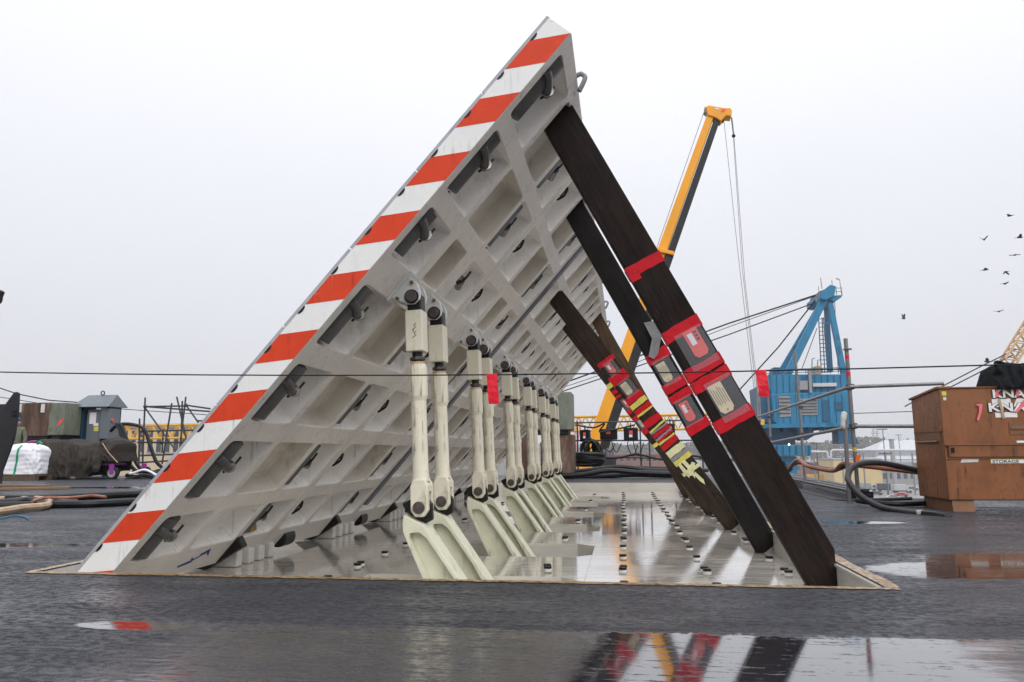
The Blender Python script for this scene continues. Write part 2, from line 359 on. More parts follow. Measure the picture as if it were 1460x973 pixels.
rgt = k.ramp(k.math('ADD', k.math('SUBTRACT', X, k.math('MULTIPLY', Y, .30)), k.math('MULTIPLY', k.math('SUBTRACT', wobc, .5), 1.2)), .30, .75, 1.0, 0.0)
front = k.math('MULTIPLY', front, rgt)
pud = front
for args in ((-4.35, 4.85, .8, .13, .6, .12), (-1.83, 2.655, .24, .065, .3, 0), (2.3, 4.75, .6, .33, 2.6, .2), (2.0, 7.1, .45, .13, .9, 0), (1.3, 6.8, .25, .30, 1.6, 0), (1.75, 4.35, .5, .3, 2.0, .1),
             (-5.2, 3.9, .9, .2, 1.2, .1), (-9, 13.5, 2.4, .4, 1.6, 0)):
    pud = k.math('MAXIMUM', pud, blob(k, X, Y, args[0], args[1], args[2], args[3], wobc, args[4] + .4, args[5]))
wet = k.ramp(k.math('ADD', k.math('MULTIPLY', big, .6), k.math('MULTIPLY', mid, .4)), .40, .60)
poke = k.ramp(k.math('ADD', k.math('MULTIPLY', ridge, .45), k.math('MULTIPLY', line, .55)), .545, .60)                       # grit standing out of the water
shal = k.math('MULTIPLY', k.math('SUBTRACT', 1.0, openw), k.ramp(k.math('ABSOLUTE', k.math('ADD', X, 1.83)), .22, .40))          # where grit breaks the surface
shal = k.math('MULTIPLY', shal, k.ramp(k.math('SUBTRACT', 3.0, Y), 0.0, .1))
pud = k.math('MULTIPLY', pud, k.math('SUBTRACT', 1.0, k.math('MULTIPLY', poke, k.ramp(mid, .42, .62, .0, .95))))
pud = k.math('MULTIPLY', pud, k.math('SUBTRACT', 1.0, k.math('MULTIPLY', shal, k.ramp(k.math('ADD', k.math('MULTIPLY', ridge, .5), k.math('MULTIPLY', line, .5)), .42, .58, .04, .62))))
base = k.mix(k.ramp(mid, .3, .7), (.016, .0175, .024), (.037, .040, .051))
base = k.mix(k.math('MULTIPLY', k.ramp(ridge, .50, .66), .7), base, (.062, .064, .074))
base = k.mix(k.math('MULTIPLY', k.ramp(grit, .64, .74), .5), base, (.15, .15, .15))
base = k.mix(k.math('MULTIPLY', pud, .6), base, (.012, .012, .014))
rough = k.math('ADD', k.ramp(wet, 0, 1, .50, .32), k.ramp(ridge, .40, .60, -.16, .16)); rough = k.math('ADD', k.math('MULTIPLY', rough, k.math('SUBTRACT', 1.0, pud)), k.math('MULTIPLY', pud, .03))
dry = k.math('SUBTRACT', 1.0, k.math('MULTIPLY', pud, .99))
h = k.math('ADD', k.math('MULTIPLY', ridge, 1.0), k.math('ADD', k.math('MULTIPLY', ridge2, .35), k.math('MULTIPLY', line, .5)))
nb = k.bump(h, k.math('MULTIPLY', dry, 1.0), .034)
k.set(base, rough, 0, nb, .5)
flatw = k.ramp(k.math('ADD', k.math('MULTIPLY', wob, .5), k.math('MULTIPLY', mid, .5)), .44, .60)          # thin film lying in the low spots
k.L(k.math('MAXIMUM', pud, k.math('MULTIPLY', k.math('MULTIPLY', flatw, k.ramp(ridge, .58, .44)), .55)), k.b.inputs['Coat Weight'])
k.L(k.math('ADD', .03, k.math('MULTIPLY', dry, .16)), k.b.inputs['Coat Roughness']); k.b.inputs['Coat IOR'].default_value = 1.68
k.L(k.bump(h, k.math('MULTIPLY', dry, .45), .012), k.b.inputs['Coat Normal'])
# coarse grit: shading of the grains painted in as dark matte crests
crest = k.math('ADD', k.math('MULTIPLY', ridge, .72), k.math('MULTIPLY', line, .28))
gm = k.math('MULTIPLY', k.math('MULTIPLY', k.ramp(crest, .47, .57), dry), k.ramp(k.math('ADD', k.math('MULTIPLY', big, .5), k.math('MULTIPLY', mid, .5)), .36, .60, .66, .30))
dif = k.n('ShaderNodeBsdfDiffuse'); k.L(k.mix(k.ramp(grit, .45, .7), (.020, .022, .028), (.085, .088, .10)), dif.inputs['Color']); k.L(nb, dif.inputs['Normal'])
ms = k.n('ShaderNodeMixShader'); k.L(gm, ms.inputs[0]); k.L(k.b.outputs[0], ms.inputs[1]); k.L(dif.outputs[0], ms.inputs[2])
k.L(ms.outputs[0], k.t.nodes['Material Output'].inputs['Surface'])
# wet painted pit floor
k = N('pit_floor'); a = k.noise(1.0, 6, .62, k.mapping((.9, .8, 1))); b = k.noise(9, 5, .6, k.mapping((.35, 1.5, 1))); f = k.noise(3.4, 5, .65, k.mapping((.5, 3.6, 1)))
sep = k.n('ShaderNodeSeparateXYZ'); k.L(k.tc.outputs['Object'], sep.inputs[0]); X = sep.outputs['X']
c = k.mix(k.ramp(a, .35, .65), (.54, .505, .445), (.62, .585, .52))
grime = k.math('MULTIPLY', k.ramp(k.math('ADD', k.math('MULTIPLY', b, .55), k.math('MULTIPLY', a, .45)), .48, .66), .6)
c = k.mix(grime, c, (.16, .125, .095))
wetm = k.ramp(k.math('ADD', k.math('MULTIPLY', a, .7), k.math('MULTIPLY', f, .3)), .43, .52)
rr = k.math('ADD', k.math('MULTIPLY', wetm, -.08), .14)
k.set(c, rr, 0, k.bump(k.math('ADD', k.math('MULTIPLY', f, 1.0), k.math('MULTIPLY', b, .2)), .040, .02), .62)
k.b.inputs['Coat Weight'].default_value = 1.0; k.b.inputs['Coat Roughness'].default_value = .05; k.L(k.bump(f, .03, .02), k.b.inputs['Coat Normal']); k.L(k.math('ADD', .40, k.math('MULTIPLY', wetm, .60)), k.b.inputs['Coat Weight'])

# ------------------------------------------------------------------ the setting: yard, hull, flight deck, pit
X0, Y0, TH, LEN, TT, MW = -3.0152, 3.8308, rad(48.978), 4.06, 0.1735, 1.83
PX0, PX1, PY0, PY1, PD = -3.19, 1.187, 3.775, 15.745, 0.1875
GZ = -16.0
g = MB().add([(-2500, -300, GZ), (2500, -300, GZ), (2500, 3500, GZ), (-2500, 3500, GZ)], [(0, 1, 2, 3)]).build('shipyard_ground', 'yard_ground'); tag(g, kind='structure')
DL, DF = -45.0, 21.4          # left and far edges of the deck
b = MB()
b.add([(DL, -8, 0), (12, -8, 0), (12, PY0, 0), (DL, PY0, 0)], [(0, 1, 2, 3)])
b.add([(DL, PY0, 0), (PX0, PY0, 0), (PX0, PY1, 0), (DL, PY1, 0)], [(0, 1, 2, 3)])
b.add([(DL, PY1, 0), (3.0, PY1, 0), (3.0, DF, 0), (DL, DF, 0)], [(0, 1, 2, 3)])
b.add([(PX1, PY0, 0), (12, PY0, 0), (12, 10.3, 0), (PX1, 10.3, 0)], [(0, 1, 2, 3)])
b.add([(PX1, 10.3, 0), (3.0, 10.3, 0), (3.0, PY1, 0), (PX1, PY1, 0)], [(0, 1, 2, 3)])
dk = b.build('flight_deck', 'non_skid'); tag(dk, kind='structure')
hull = MB()
hull.box(DL, PX0 - .3, -8, DF, GZ, -.03); hull.box(PX1 + .3, 12, -8, 10.2, GZ, -.03); hull.box(PX1 + .3, 2.98, 10.2, DF, GZ, -.03)
hull.box(PX0 - .3, PX1 + .3, -8, PY0 - .3, GZ, -.03); hull.box(PX0 - .3, PX1 + .3, PY1 + .3, DF, GZ, -.03)
tag(hull.build('ship_hull', 'hull_grey'), kind='structure')
# bare strip round the pit
b = MB(); e = .004
def strip(x0, x1, y0, y1, n, axis):
    for i in range(n):
        for_ = (i / n, (i + 1) / n)
        if axis == 'x':
            xa, xb = x0 + (x1 - x0) * for_[0], x0 + (x1 - x0) * for_[1]
            wa, wb = [random.Random(int(q * 1000)).uniform(-.010, .006) for q in (xa, xb)]
            b.add([(xa, y0 + wa, e), (xb, y0 + wb, e), (xb, y1, e), (xa, y1, e)], [(0, 1, 2, 3)])
        else:
            ya, yb = y0 + (y1 - y0) * for_[0], y0 + (y1 - y0) * for_[1]
            wa, wb = [random.Random(int(q * 1000)).uniform(-.012, .014) for q in (ya, yb)]
            b.add([(x0, ya, e), (x1 + wa, ya, e), (x1 + wb, yb, e), (x0, yb, e)], [(0, 1, 2, 3)])
strip(PX0 - .06, PX1 + .05, PY0 - .055, PY0 - .002, 120, 'x')
ns = b.build('pit_edge_strip', 'ochre_edge'); tag(ns, kind='structure'); b = MB()
strip(PX1 + .002, PX1 + .075, PY0, PY1 + .1, 60, 'y')
strip(PX0 - .07, PX0 - .002, PY0, PY1, 40, 'y')
strip(PX0, PX1, PY1 + .002, PY1 + .09, 30, 'x')
tag(b.build('pit_edge_strip', 'tan_edge'), kind='structure')
# pit: walls, floor plates, slots
pit = tag(empty('pit_floor', (0, 0, 0)), kind='structure')
b = MB()
b.box(PX0 - .03, PX0, PY0 - .03, PY1 + .03, -.75, -.002); b.box(PX1, PX1 + .03, PY0 - .03, PY1 + .03, -.75, -.002)
b.box(PX0, PX1, PY0 - .03, PY0, -.75, -.002); b.box(PX0, PX1, PY1, PY1 + .03, -.75, -.002)
b.build('pit_wall', 'wall_paint', pit)
MB().box(PX1 - .012, PX1, PY0, PY1, -.02, -.006).build('wall_lip', 'wall_paint', pit)
MB().add([(PX0, PY0, -.62), (PX1, PY0, -.62), (PX1, PY1, -.62), (PX0, PY1, -.62)], [(0, 1, 2, 3)]).build('slot_bottom', 'wall_paint', pit)
SX0, SX1 = -1.75, -.27
def plate(poly):
    MB().prism(poly, XY, -PD - .03, -PD).build('floor_plate', 'pit_floor', pit, bevel=.0008)
gp = .0004
prev = PY0
ybr = [Y0 + .36 + MW * q for q in range(6)]
for q in range(6):
    ya, yb = Y0 + MW * q + .36, Y0 + MW * q + 1.24
    lo = PY0 if q == 0 else Y0 + MW * (q - 1) + 1.24
    # bridge between slots
    plate([(SX0 + gp, lo + (0 if q else .001)), (SX1 - gp, lo), (SX1 - gp, ya), (SX0 + gp, ya)])
    # chamfered slot end
    ch = .16
    plate([(SX1 - gp, ya + gp), (SX1 - gp, ya + ch), (SX1 - ch, ya + gp)])
    plate([(SX1 - gp, yb - ch), (SX1 - gp, yb - gp), (SX1 - ch, yb - gp)])
    sw = MB()
    pts = [(SX0, ya), (SX1 - ch, ya), (SX1 - .004, ya + ch), (SX1 - .004, yb - ch), (SX1 - ch, yb), (SX0, yb)]
    for i in range(6):
        p1, p2 = pts[i], pts[(i + 1) % 6]
        sw.add([(p1[0], p1[1], -PD - .0305), (p2[0], p2[1], -PD - .0305), (p2[0], p2[1], -.62), (p1[0], p1[1], -.62)], [(0, 1, 2, 3)])
    sw.build('slot_wall', 'wall_paint', pit)
plate([(SX0 + gp, Y0 + MW * 5 + 1.24), (SX1 - gp, Y0 + MW * 5 + 1.24), (SX1 - gp, PY1), (SX0 + gp, PY1)])
cuts = [PY0] + [Y0 + MW * q + off for q in range(6) for off in (.93, 1.83)] + [PY1]
for i in range(len(cuts) - 1):
    for xa, xb in ((PX0, SX0), (SX1, PX1)):
        plate([(xa + gp, cuts[i] + gp), (xb - gp, cuts[i] + gp), (xb - gp, cuts[i + 1] - gp), (xa + gp, cuts[i + 1] - gp)])
# tie-down bolts: white collar and black cap
def ngon(r, n, ph=0): return [(r * math.cos(ph + 2 * math.pi * i / n), r * math.sin(ph + 2 * math.pi * i / n)) for i in range(n)]
me_col = MB().prism(ngon(.0295, 12), XY, 0, .010).mesh('bolt_collar'); me_col.materials.append(M['block_white'])
me_cap = MB().prism(ngon(.0285, 8), XY, .010, .026).mesh('bolt_cap'); me_cap.materials.append(M['black_grease'])
rows = {-1.95: 1, -.56: 2, -.013: 3, .55: 4, 1.085: 5}
for rx, ri in rows.items():
    for q in range(-1, 6):
        for off in (1.54, 1.64, 2.21, 2.81):
            y = Y0 + MW * q + off
            if not (PY0 + .15 < y < PY1 - .15): continue
            if SX0 < rx < SX1:
                ph = (y - Y0) % MW
                if .33 < ph < 1.27: continue
            x = rx + random.uniform(-.012, .012)
            o = bpy.data.objects.new('tie_down_bolt', me_col); COL.objects.link(o); o.parent = pit; o.location = (x, y, -PD); o.rotation_euler.z = random.random() * 3
            c = bpy.data.objects.new('cap', me_cap); COL.objects.link(c); c.parent = o
# hinge blocks along the panel foot
for q in range(-1, 6):
    for kk in range(4):
        y = Y0 + MW * q + 1.42 + kk * .165 + (0 if kk else -.02)
        if y < PY0 + .05 or y > PY1 - .2: continue
        bl = MB().box(-3.12, -2.82, y, y + .085, -PD + .001, -PD + .115).build('hinge_block', 'block_white', pit, bevel=.012)
        MB().prism(ngon(.036, 6), XY, -PD + .115, -PD + .155).build('block_nut', 'block_white', bl, loc=(-2.875, y + .042, 0))
    y = Y0 + MW * q + 1.25
    if y > PY0 + .1:
        hk = MB().prism([(-3.15, -.17), (-2.98, -.185), (-2.70, -.02), (-2.74, .05), (-2.86, .05)], XZ, y, y + .08).build('hinge_link', 'black_grease', pit, bevel=.01)
        MB().tube([(-2.86, y + .88, -.06), (-2.86, y + 1.06, -.06)], .075, 14).build('hinge_barrel', 'black_grease', pit, smooth=True)

# ------------------------------------------------------------------ deflector panels
CS, SN = math.cos(TH), math.sin(TH)
def PT(s, t, y): return (CS * s + SN * t, y, SN * s - CS * t)
S_B = [-.03, .59, 1.155, 1.73, 2.355, 2.885, 3.455, LEN]
ROWS = [(.19, .53), (.65, 1.09), (1.23, 1.66), (1.80, 2.25), (2.46, 2.825), (2.945, 3.40), (3.51, 3.968)]
Y_B = [.005, .635, 1.26, 1.825]
COLS = [(.075, .60), (.66, 1.23), (1.29, 1.78)]
def rrect(a0, a1, b0, b1, r, k=4):
    out = []
    for (ca, cb, st) in ((a1 - r, b1 - r, 0), (a0 + r, b1 - r, 90), (a0 + r, b0 + r, 180), (a1 - r, b0 + r, 270)):
        for i in range(k + 1):
            an = rad(st + 90 * i / k); out.append((ca + r * math.cos(an), cb + r * math.sin(an)))
    return out
def cell(b, A, B, op, r, tfloor, mi=1):
    (a0, a1), (b0, b1) = A, B; k = 4
    inn = rrect(op[0], op[1], op[2], op[3], r, k)
    corners = ((a1, b1), (a0, b1), (a0, b0), (a1, b0)); out = []
    for ci, (ca, cb) in enumerate(corners):
        seg = inn[ci * (k + 1):(ci + 1) * (k + 1)]
        first = (ca, seg[0][1]) if ci % 2 == 0 else (seg[0][0], cb)
        last = (seg[-1][0], cb) if ci % 2 == 0 else (ca, seg[-1][1])
        out += [first, ((first[0] + ca) / 2, (first[1] + cb) / 2), (ca, cb), ((last[0] + ca) / 2, (last[1] + cb) / 2), last]
    n = len(inn); ch = .006; dr = .022
    ca_, cb_ = (op[0] + op[1]) / 2, (op[2] + op[3]) / 2
    def ins(p, dd): return (p[0] + dd * (1 if p[0] < ca_ else -1), p[1] + dd * (1 if p[1] < cb_ else -1))
    L = [(p, TT) for p in out] + [(p, TT) for p in inn] + [(ins(p, ch), TT - ch) for p in inn] + [(ins(p, dr), tfloor + .008) for p in inn] + [(ins(p, dr + .008), tfloor) for p in inn]
    vs = [PT(p[0], t, p[1]) for p, t in L]; fs = []
    for ring in range(4):
        for i in range(n):
            j = (i + 1) % n; fs.append((ring * n + i, ring * n + j, (ring + 1) * n + j, (ring + 1) * n + i))
    fs.append(tuple(range(4 * n, 5 * n)))
    k0 = len(b.f); b.add(vs, fs)
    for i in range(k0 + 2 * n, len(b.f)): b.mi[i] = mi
def make_module():
    root = empty('blast_deflector_panel')
    b = MB()
    for ri in range(7):
        for ci in range(3):
            r0, r1 = ROWS[ri]; c0, c1 = COLS[ci]
            if ri == 4 and ci == 1: c0, c1 = .72, 1.09
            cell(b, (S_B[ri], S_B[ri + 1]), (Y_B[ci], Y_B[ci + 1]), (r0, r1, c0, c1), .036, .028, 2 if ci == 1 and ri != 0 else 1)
    y0, y1, s0, s1 = Y_B[0], Y_B[-1], S_B[0], S_B[-1]; t0 = .014
    for q in (((s0, y0), (s1, y0)), ((s1, y0), (s1, y1)), ((s1, y1), (s0, y1)), ((s0, y1), (s0, y0))):
        (sa, ya), (sb, yb) = q
        b.add([PT(sa, t0, ya), PT(sb, t0, yb), PT(sb, TT, yb), PT(sa, TT, ya)], [(0, 1, 2, 3)])
    b.add([PT(s0, t0, y0), PT(s1, t0, y0), PT(s1, t0, y1), PT(s0, t0, y1)], [(0, 1, 2, 3)])
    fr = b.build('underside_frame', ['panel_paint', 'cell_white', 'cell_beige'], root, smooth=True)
    fr.data.set_sharp_from_angle(angle=rad(24))
    js = [-.03, .62, 1.195, 1.77, 2.342, 2.915, 3.488, LEN + .006]
    for i in range(7):
        MB().prism([(js[i] + .004, .001), (js[i + 1] - .004, .001)] + [(js[i + 1] - .004, 1.829), (js[i] + .004, 1.829)], lambda p, h: PT(p[0], h, p[1]), -.008, .0135).build('face_plate', 'plate_grey', root, bevel=.002)
    # feed pipes and couplings in the far column
    for ri in range(7):
        r0, r1 = ROWS[ri]
        if ri != 4:
            fp = MB().prism([(r0 + .025, .05), (r1 - .03, .05), (r1 - .03, .166), (r0 + .035, .166)], lambda p, h: PT(p[0], p[1], h), 1.310, 1.40).build('feed_channel', 'pipe_dark', root, bevel=.008)
        sm = (r0 + r1) / 2 + .02
        el = MB().tube(smoothcurve([PT(sm + .01, .12, 1.38), PT(sm, .135, 1.43), PT(sm - .02, .135, 1.50), PT(sm - .06, .125, 1.56)], 4), .028, 10).build('pipe_elbow', 'bright_steel', root, smooth=True)
        MB().tube([PT(sm - .004, .135, 1.445), PT(sm - .012, .136, 1.465)], .038, 10).build('clamp', 'dark_steel', el)
        MB().tube(smoothcurve([PT(sm - .05, .15, 1.42), PT(sm + .02, .168, 1.43), PT(sm + .09, .155, 1.46)], 4), .009, 6).build('clip_wire', 'black_grease', el)
    # clip fittings in the near column
    for ri in range(7):
        r0, r1 = ROWS[ri]; sm = (r0 + r1) / 2 + .03
        cl = MB().obox(PT(sm, .115, .20), Vector(PT(.035, 0, 0)), (0, .022, 0), Vector(PT(0, .032, 0))).build('latch', 'dark_steel', root, bevel=.006)
        MB().tube(smoothcurve([PT(sm - .07, .14, .20), PT(sm, .158, .22), PT(sm + .06, .145, .20), PT(sm + .03, .12, .24)], 4), .010, 6).build('latch_hook', 'black_grease', cl)
        MB().tube(smoothcurve([PT(r0 + .05, .06, .14), PT(r0 + .035, .09, .16), PT(r0 + .05, .10, .20)], 4), .005, 5).build('lanyard', 'black_grease', root)
    # strut lugs
    for yc in (.57, 1.12):
        prof = [(2.26, .172), (2.262, .195), (2.295, .29), (2.325, .325), (2.37, .33), (2.408, .305), (2.432, .26), (2.438, .172)]
        lug = MB().prism([(2.235, .172), (2.235, .186), (2.465, .186), (2.465, .172)], lambda p, h: PT(p[0], p[1], h), yc - .10, yc + .10).build('strut_lug', 'lug_paint', root, bevel=.004)
        for ya, yb in ((yc - .083, yc - .058), (yc + .058, yc + .083)): MB().prism(prof, lambda p, h: PT(p[0], p[1], h), ya, yb).build('lug_plate', 'lug_paint', lug, bevel=.006)
        pc = PT(2.348, .282, 0)
        MB().tube([(pc[0], yc - .106, pc[2]), (pc[0], yc + .1, pc[2])], .036, 18).build('pin', 'pin_steel', lug, smooth=True, bevel=.004)
        MB().tube([(pc[0], yc - .088, pc[2]), (pc[0], yc - .0835, pc[2])], .046, 14).build('pin_seat', 'black_grease', lug)
        for (ss, t2) in ((2.415, .225), (2.282, .222)):
            pb = PT(ss, t2, 0); MB().tube([(pb[0], yc - .097, pb[2]), (pb[0], yc - .08, pb[2])], .012, 8).build('bolt', 'brass', lug)
    # drain bolts on the rib faces
    for ri in range(1, 7):
        sj = (ROWS[ri - 1][1] + ROWS[ri][0]) / 2
        for yy in (.30, 1.55):
            for dy in (-.03, .03):
                if ri == 4: continue
                p = PT(ROWS[ri][0] + .03, .09, yy + dy)
                MB().sphere(p, .010, 6, 4).build('rivet', 'black_grease', root)
    # lifting eyes at the top edge
    for yy in (.62,):
        ey = MB().obox(PT(LEN - .11, TT + .03, yy), Vector(PT(.05, 0, 0)), (0, .03, 0), Vector(PT(0, .03, 0))).build('lifting_eye', 'galv', root, bevel=.006)
        ey.location = PT(.11, -.12, 0)
        pts = [PT(LEN - .02 + .0, .10, yy)] + [PT(LEN - .02 + .10 * math.sin(a), .10 + .05 * (1 - math.cos(a)), yy) for a in (rad(60), rad(90), rad(120))] + [PT(LEN - .02, .20, yy)]
        MB().tube(smoothcurve(pts, 5), .016, 8).build('shackle', 'galv', root, smooth=True)
    return root
mods = []
ORD = ['nearest', 'second', 'third', 'fourth', 'fifth', 'farthest']
m0 = make_module()
for q in range(6):
    r = m0 if q == 0 else copy_tree(m0); mods.append(r)
for q, r in enumerate(mods):
    r.location = (X0, Y0 + MW * q, 0)
    tag(r, ['nearest raised deflector panel with red and white striped edge and ribbed underside', 'second ribbed deflector panel, just behind the striped one',
            'third ribbed deflector panel, just beyond the dark grey gap bar', 'fourth ribbed deflector panel behind the upper ends of the wooden props',
            'fifth ribbed deflector panel, last but one of the raised row', 'farthest ribbed deflector panel at the end of the raised row'][q], 'deflector panel', 'raised blast deflector panels in a row')
near = mods[0]
# striped edge plate of the nearest panel
ed = MB().prism([(-.03, .0145), (LEN - .004, .0145), (LEN - .004, TT - .002), (-.03, TT - .002)], lambda p, h: PT(p[0], p[1], h), -.004, .004).build('edge_plate', 'white_edge', near)
per = .4325
for i in range(10):
    su, sl = 3.887 - per * i, 3.673 - per * i       # at the outer edge (t = .0145); slanted 45 degrees
    lo_t, hi_t = .0148, TT - .0022
    poly = [(sl, lo_t), (su, lo_t), (su + .166, hi_t), (sl + .166, hi_t)]
    poly = [(max(-.03, min(LEN - .006, a)), t) for a, t in poly]
    MB().prism(poly, lambda p, h: PT(p[0], p[1], h), -.0052, -.0035).build('red_stripe', 'red_edge', ed)
for i in range(14):
    s0 = 3.916 - .287 * i
    half = [(s0 + .030 * math.cos(a), .0148 + .014 * math.sin(a)) for a in [math.pi * j / 8 for j in range(9)]]
    MB().prism(half, lambda p, h: PT(p[0], p[1], h), -.0066, -.0034).build('drain_notch', 'black_grease', ed)
# wide pipes in the near column of the nearest panel
for ri in range(7):
    r0, r1 = ROWS[ri]
    pp = MB().tube([PT(r0 + .035, .100, .172), PT(r1 - .022, .100, .172)], .095, 24).build('cooling_pipe', 'pipe_dark', near, smooth=True)
    sm = r0 + (r1 - r0) * .62
    MB().tube(smoothcurve([PT(sm + .04, .17, .09), PT(sm + .03, .185, .13), PT(sm, .20, .19), PT(sm - .014, .188, .262)], 4), .027, 10).build('pipe_elbow', 'pipe_dark', pp, smooth=True)
    MB().tube([PT(sm - .003, .198, .218), PT(sm - .007, .196, .234)], .038, 12).build('clamp', 'bright_steel', pp)
    MB().tube(smoothcurve([PT(sm - .06, .185, .245), PT(sm, .205, .25), PT(sm + .06, .19, .29)], 3), .008, 5).build('clip_wire', 'black_grease', pp)
for ss, yy in ((.27, .10), (.30, 1.43), (.27, 1.47)):
    MB().tube([PT(ss, .09, yy), PT(ss - .05, .15, yy + .02)], .034, 6).build('valve_nut', 'brass', near, bevel=.004)
mk = MB()
for poly in ([(.05, .79), (.065, .80), (.145, .985), (.13, .985)], [(.12, .885), (.155, .97), (.085, 1.02), (.10, .985), (.125, .965), (.11, .90)], [(.035, .72), (.06, .86), (.075, .80), (.05, .70)], [(.07, .83), (.10, .80), (.105, .815), (.075, .85)]):
    mk.prism(poly, lambda p, h: PT(p[0], h, p[1]), TT + .0012, TT + .0024)
mk.build('paint_mark', 'blue_mark', near)
# dark bar covering the gap between second and third panels
gb = MB().prism([(.30, TT - .01), (LEN - .08, TT - .01), (LEN - .08, TT + .022), (.30, TT + .022)], lambda p, h: PT(p[0], p[1], h), .035, .135).build('gap_bar', 'bar_grey', None, bevel=.004)
gb.location = (X0, Y0 + 2 * MW, 0)
tag(gb, 'long dark grey steel bar lying along the joint between second and third deflector panels', 'steel bar')

# ------------------------------------------------------------------ struts and crank arms
XB, ZB, XT, ZT = -1.2077, .3142, -1.2561, 1.5807
ax = Vector((XT - XB, 0, ZT - ZB)).normalized(); px = Vector((ax.z, 0, -ax.x))
def AX(w, u, y): v = px * w + ax * u; return (v.x, y, v.z)
def make_strut():
    root = empty('support_strut')
    f = lambda p, h: AX(p[0], p[1], h)
    oct_ = [(-.046, .125), (-.046, -.02), (-.018, -.056), (.034, -.056), (.062, -.02), (.062, .125), (.042, .165), (-.026, .165)]
    cl = MB().prism(oct_, f, -.072, -.030).prism(oct_, f, .030, .072).build('lower_clevis', 'cream_paint', root, bevel=.008)
    MB().prism([(-.046, .09), (.062, .09), (.062, .125), (.042, .166), (-.026, .166), (-.046, .125)], f, -.031, .031).build('clevis_bridge', 'cream_paint', cl)
    MB().tube([AX(.006, 0, -.083), AX(.006, 0, .08)], .036, 20).build('pin', 'pin_steel', root, smooth=True, bevel=.003)
    MB().tube([AX(.004, .150, 0), AX(.002, .20, 0), AX(0, .66, 0)], [.058, .049, .047], 20).build('tube', 'cream_paint', root, smooth=True)
    hexp = ngon(.058, 8, rad(22.5))
    co = MB(); n = 8
    vs = [AX(a * sc, u, b_ * sc) for u, sc in ((.635, .86), (.665, 1.03), (.835, 1.03), (.862, .93)) for a, b_ in hexp]
    co.add(vs, [(i * n + j, i * n + (j + 1) % n, (i + 1) * n + (j + 1) % n, (i + 1) * n + j) for i in range(3) for j in range(n)] + [tuple(range(n)), tuple(range(3 * n, 4 * n))])
    co.build('collar', 'cream_paint', root, bevel=.004)
    MB().tube([AX(0, .863, 0), AX(0, .876, 0)], .045, 14).build('spacer_ring', 'copper_ring', root)
    nt = MB().tube([AX(0, .885, 0), AX(0, .905, 0)], .050, 8).build('lock_nut', 'dark_steel', root, bevel=.004)
    MB().tube([AX(0, .87, 0), AX(0, .945, 0)], .032, 14).build('threaded_rod', 'black_grease', root)
    MB().obox(AX(-.002, 1.066, 0), px * .054, (0, .064, 0), ax * .128).build('upper_block', 'cream_paint', root, bevel=.006)
    MB().obox(AX(0, 1.235, 0), px * .045, (0, .052, 0), ax * .06).build('block_eye', 'black_grease', root, bevel=.01)
    return root
def make_arm():
    root = empty('crank_arm')
    out = [(-.083, -.042), (-.09, -.09), (-.085, -.14), (-.055, -.208), (.037, -.401), (.16, -.64), (.42, -.64), (.249, -.4), (.052, -.125), (.034, -.098)]
    inn = [(-.03, -.145), (-.045, -.15), (-.045, -.175), (-.026, -.215), (.072, -.402), (.17, -.60), (.34, -.60), (.222, -.4), (.058, -.175), (.012, -.142)]
    MB().ring(out, inn, XZ, -.085, .085).build('flange', 'arm_paint', root, bevel=.0035)
    MB().prism([inn[i] for i in range(10)], XZ, -.028, .028).build('web', 'arm_paint', root)
    MB().prism([(-.112, .02), (-.088, -.03), (.036, -.095), (.075, -.075), (.07, .02), (.03, .06), (-.03, .06)], XZ, -.026, .026).build('arm_tongue', 'black_grease', root, bevel=.008)
    return root
st0, ar0 = make_strut(), make_arm()
first = True
for q in range(6):
    for kk, yc in enumerate((.57, 1.12)):
        y = Y0 + MW * q + yc
        a = st0 if first else copy_tree(st0); c = ar0 if first else copy_tree(ar0); first = False
        a.location = (XB, y, ZB); c.location = (XB, y, ZB)
        side = ('nearer', 'farther')[kk]; pr = ['first pair from the camera', 'second pair from the camera', 'third pair from the camera', 'fourth pair from the camera', 'fifth pair from the camera', 'last pair, by the rusty block'][q]
        tag(a, f'cream steel support strut, {side} one of the {pr}', 'strut', 'cream support struts under the panels')
        tag(c, f'pale green crank arm under the {side} strut of the {pr}', 'crank arm', 'crank arms rising from the pit slots')
        for nm, wv in ((a, .004),):
            nm.rotation_euler.z = random.uniform(-.01, .01)
marks = MB()
for z in (.0, .05):
    marks.tube([AX(-.01, 1.02 + z, -.0655), AX(.012, 1.035 + z, -.0655), AX(.0, 1.05 + z, -.0655), AX(.014, 1.06 + z, -.0655)], .002, 4)
marks.tube([AX(-.004, 1.056, -.0655), AX(-.004, 1.07, -.0655)], .002, 4)
marks.build('pen_mark', 'ink', st0)

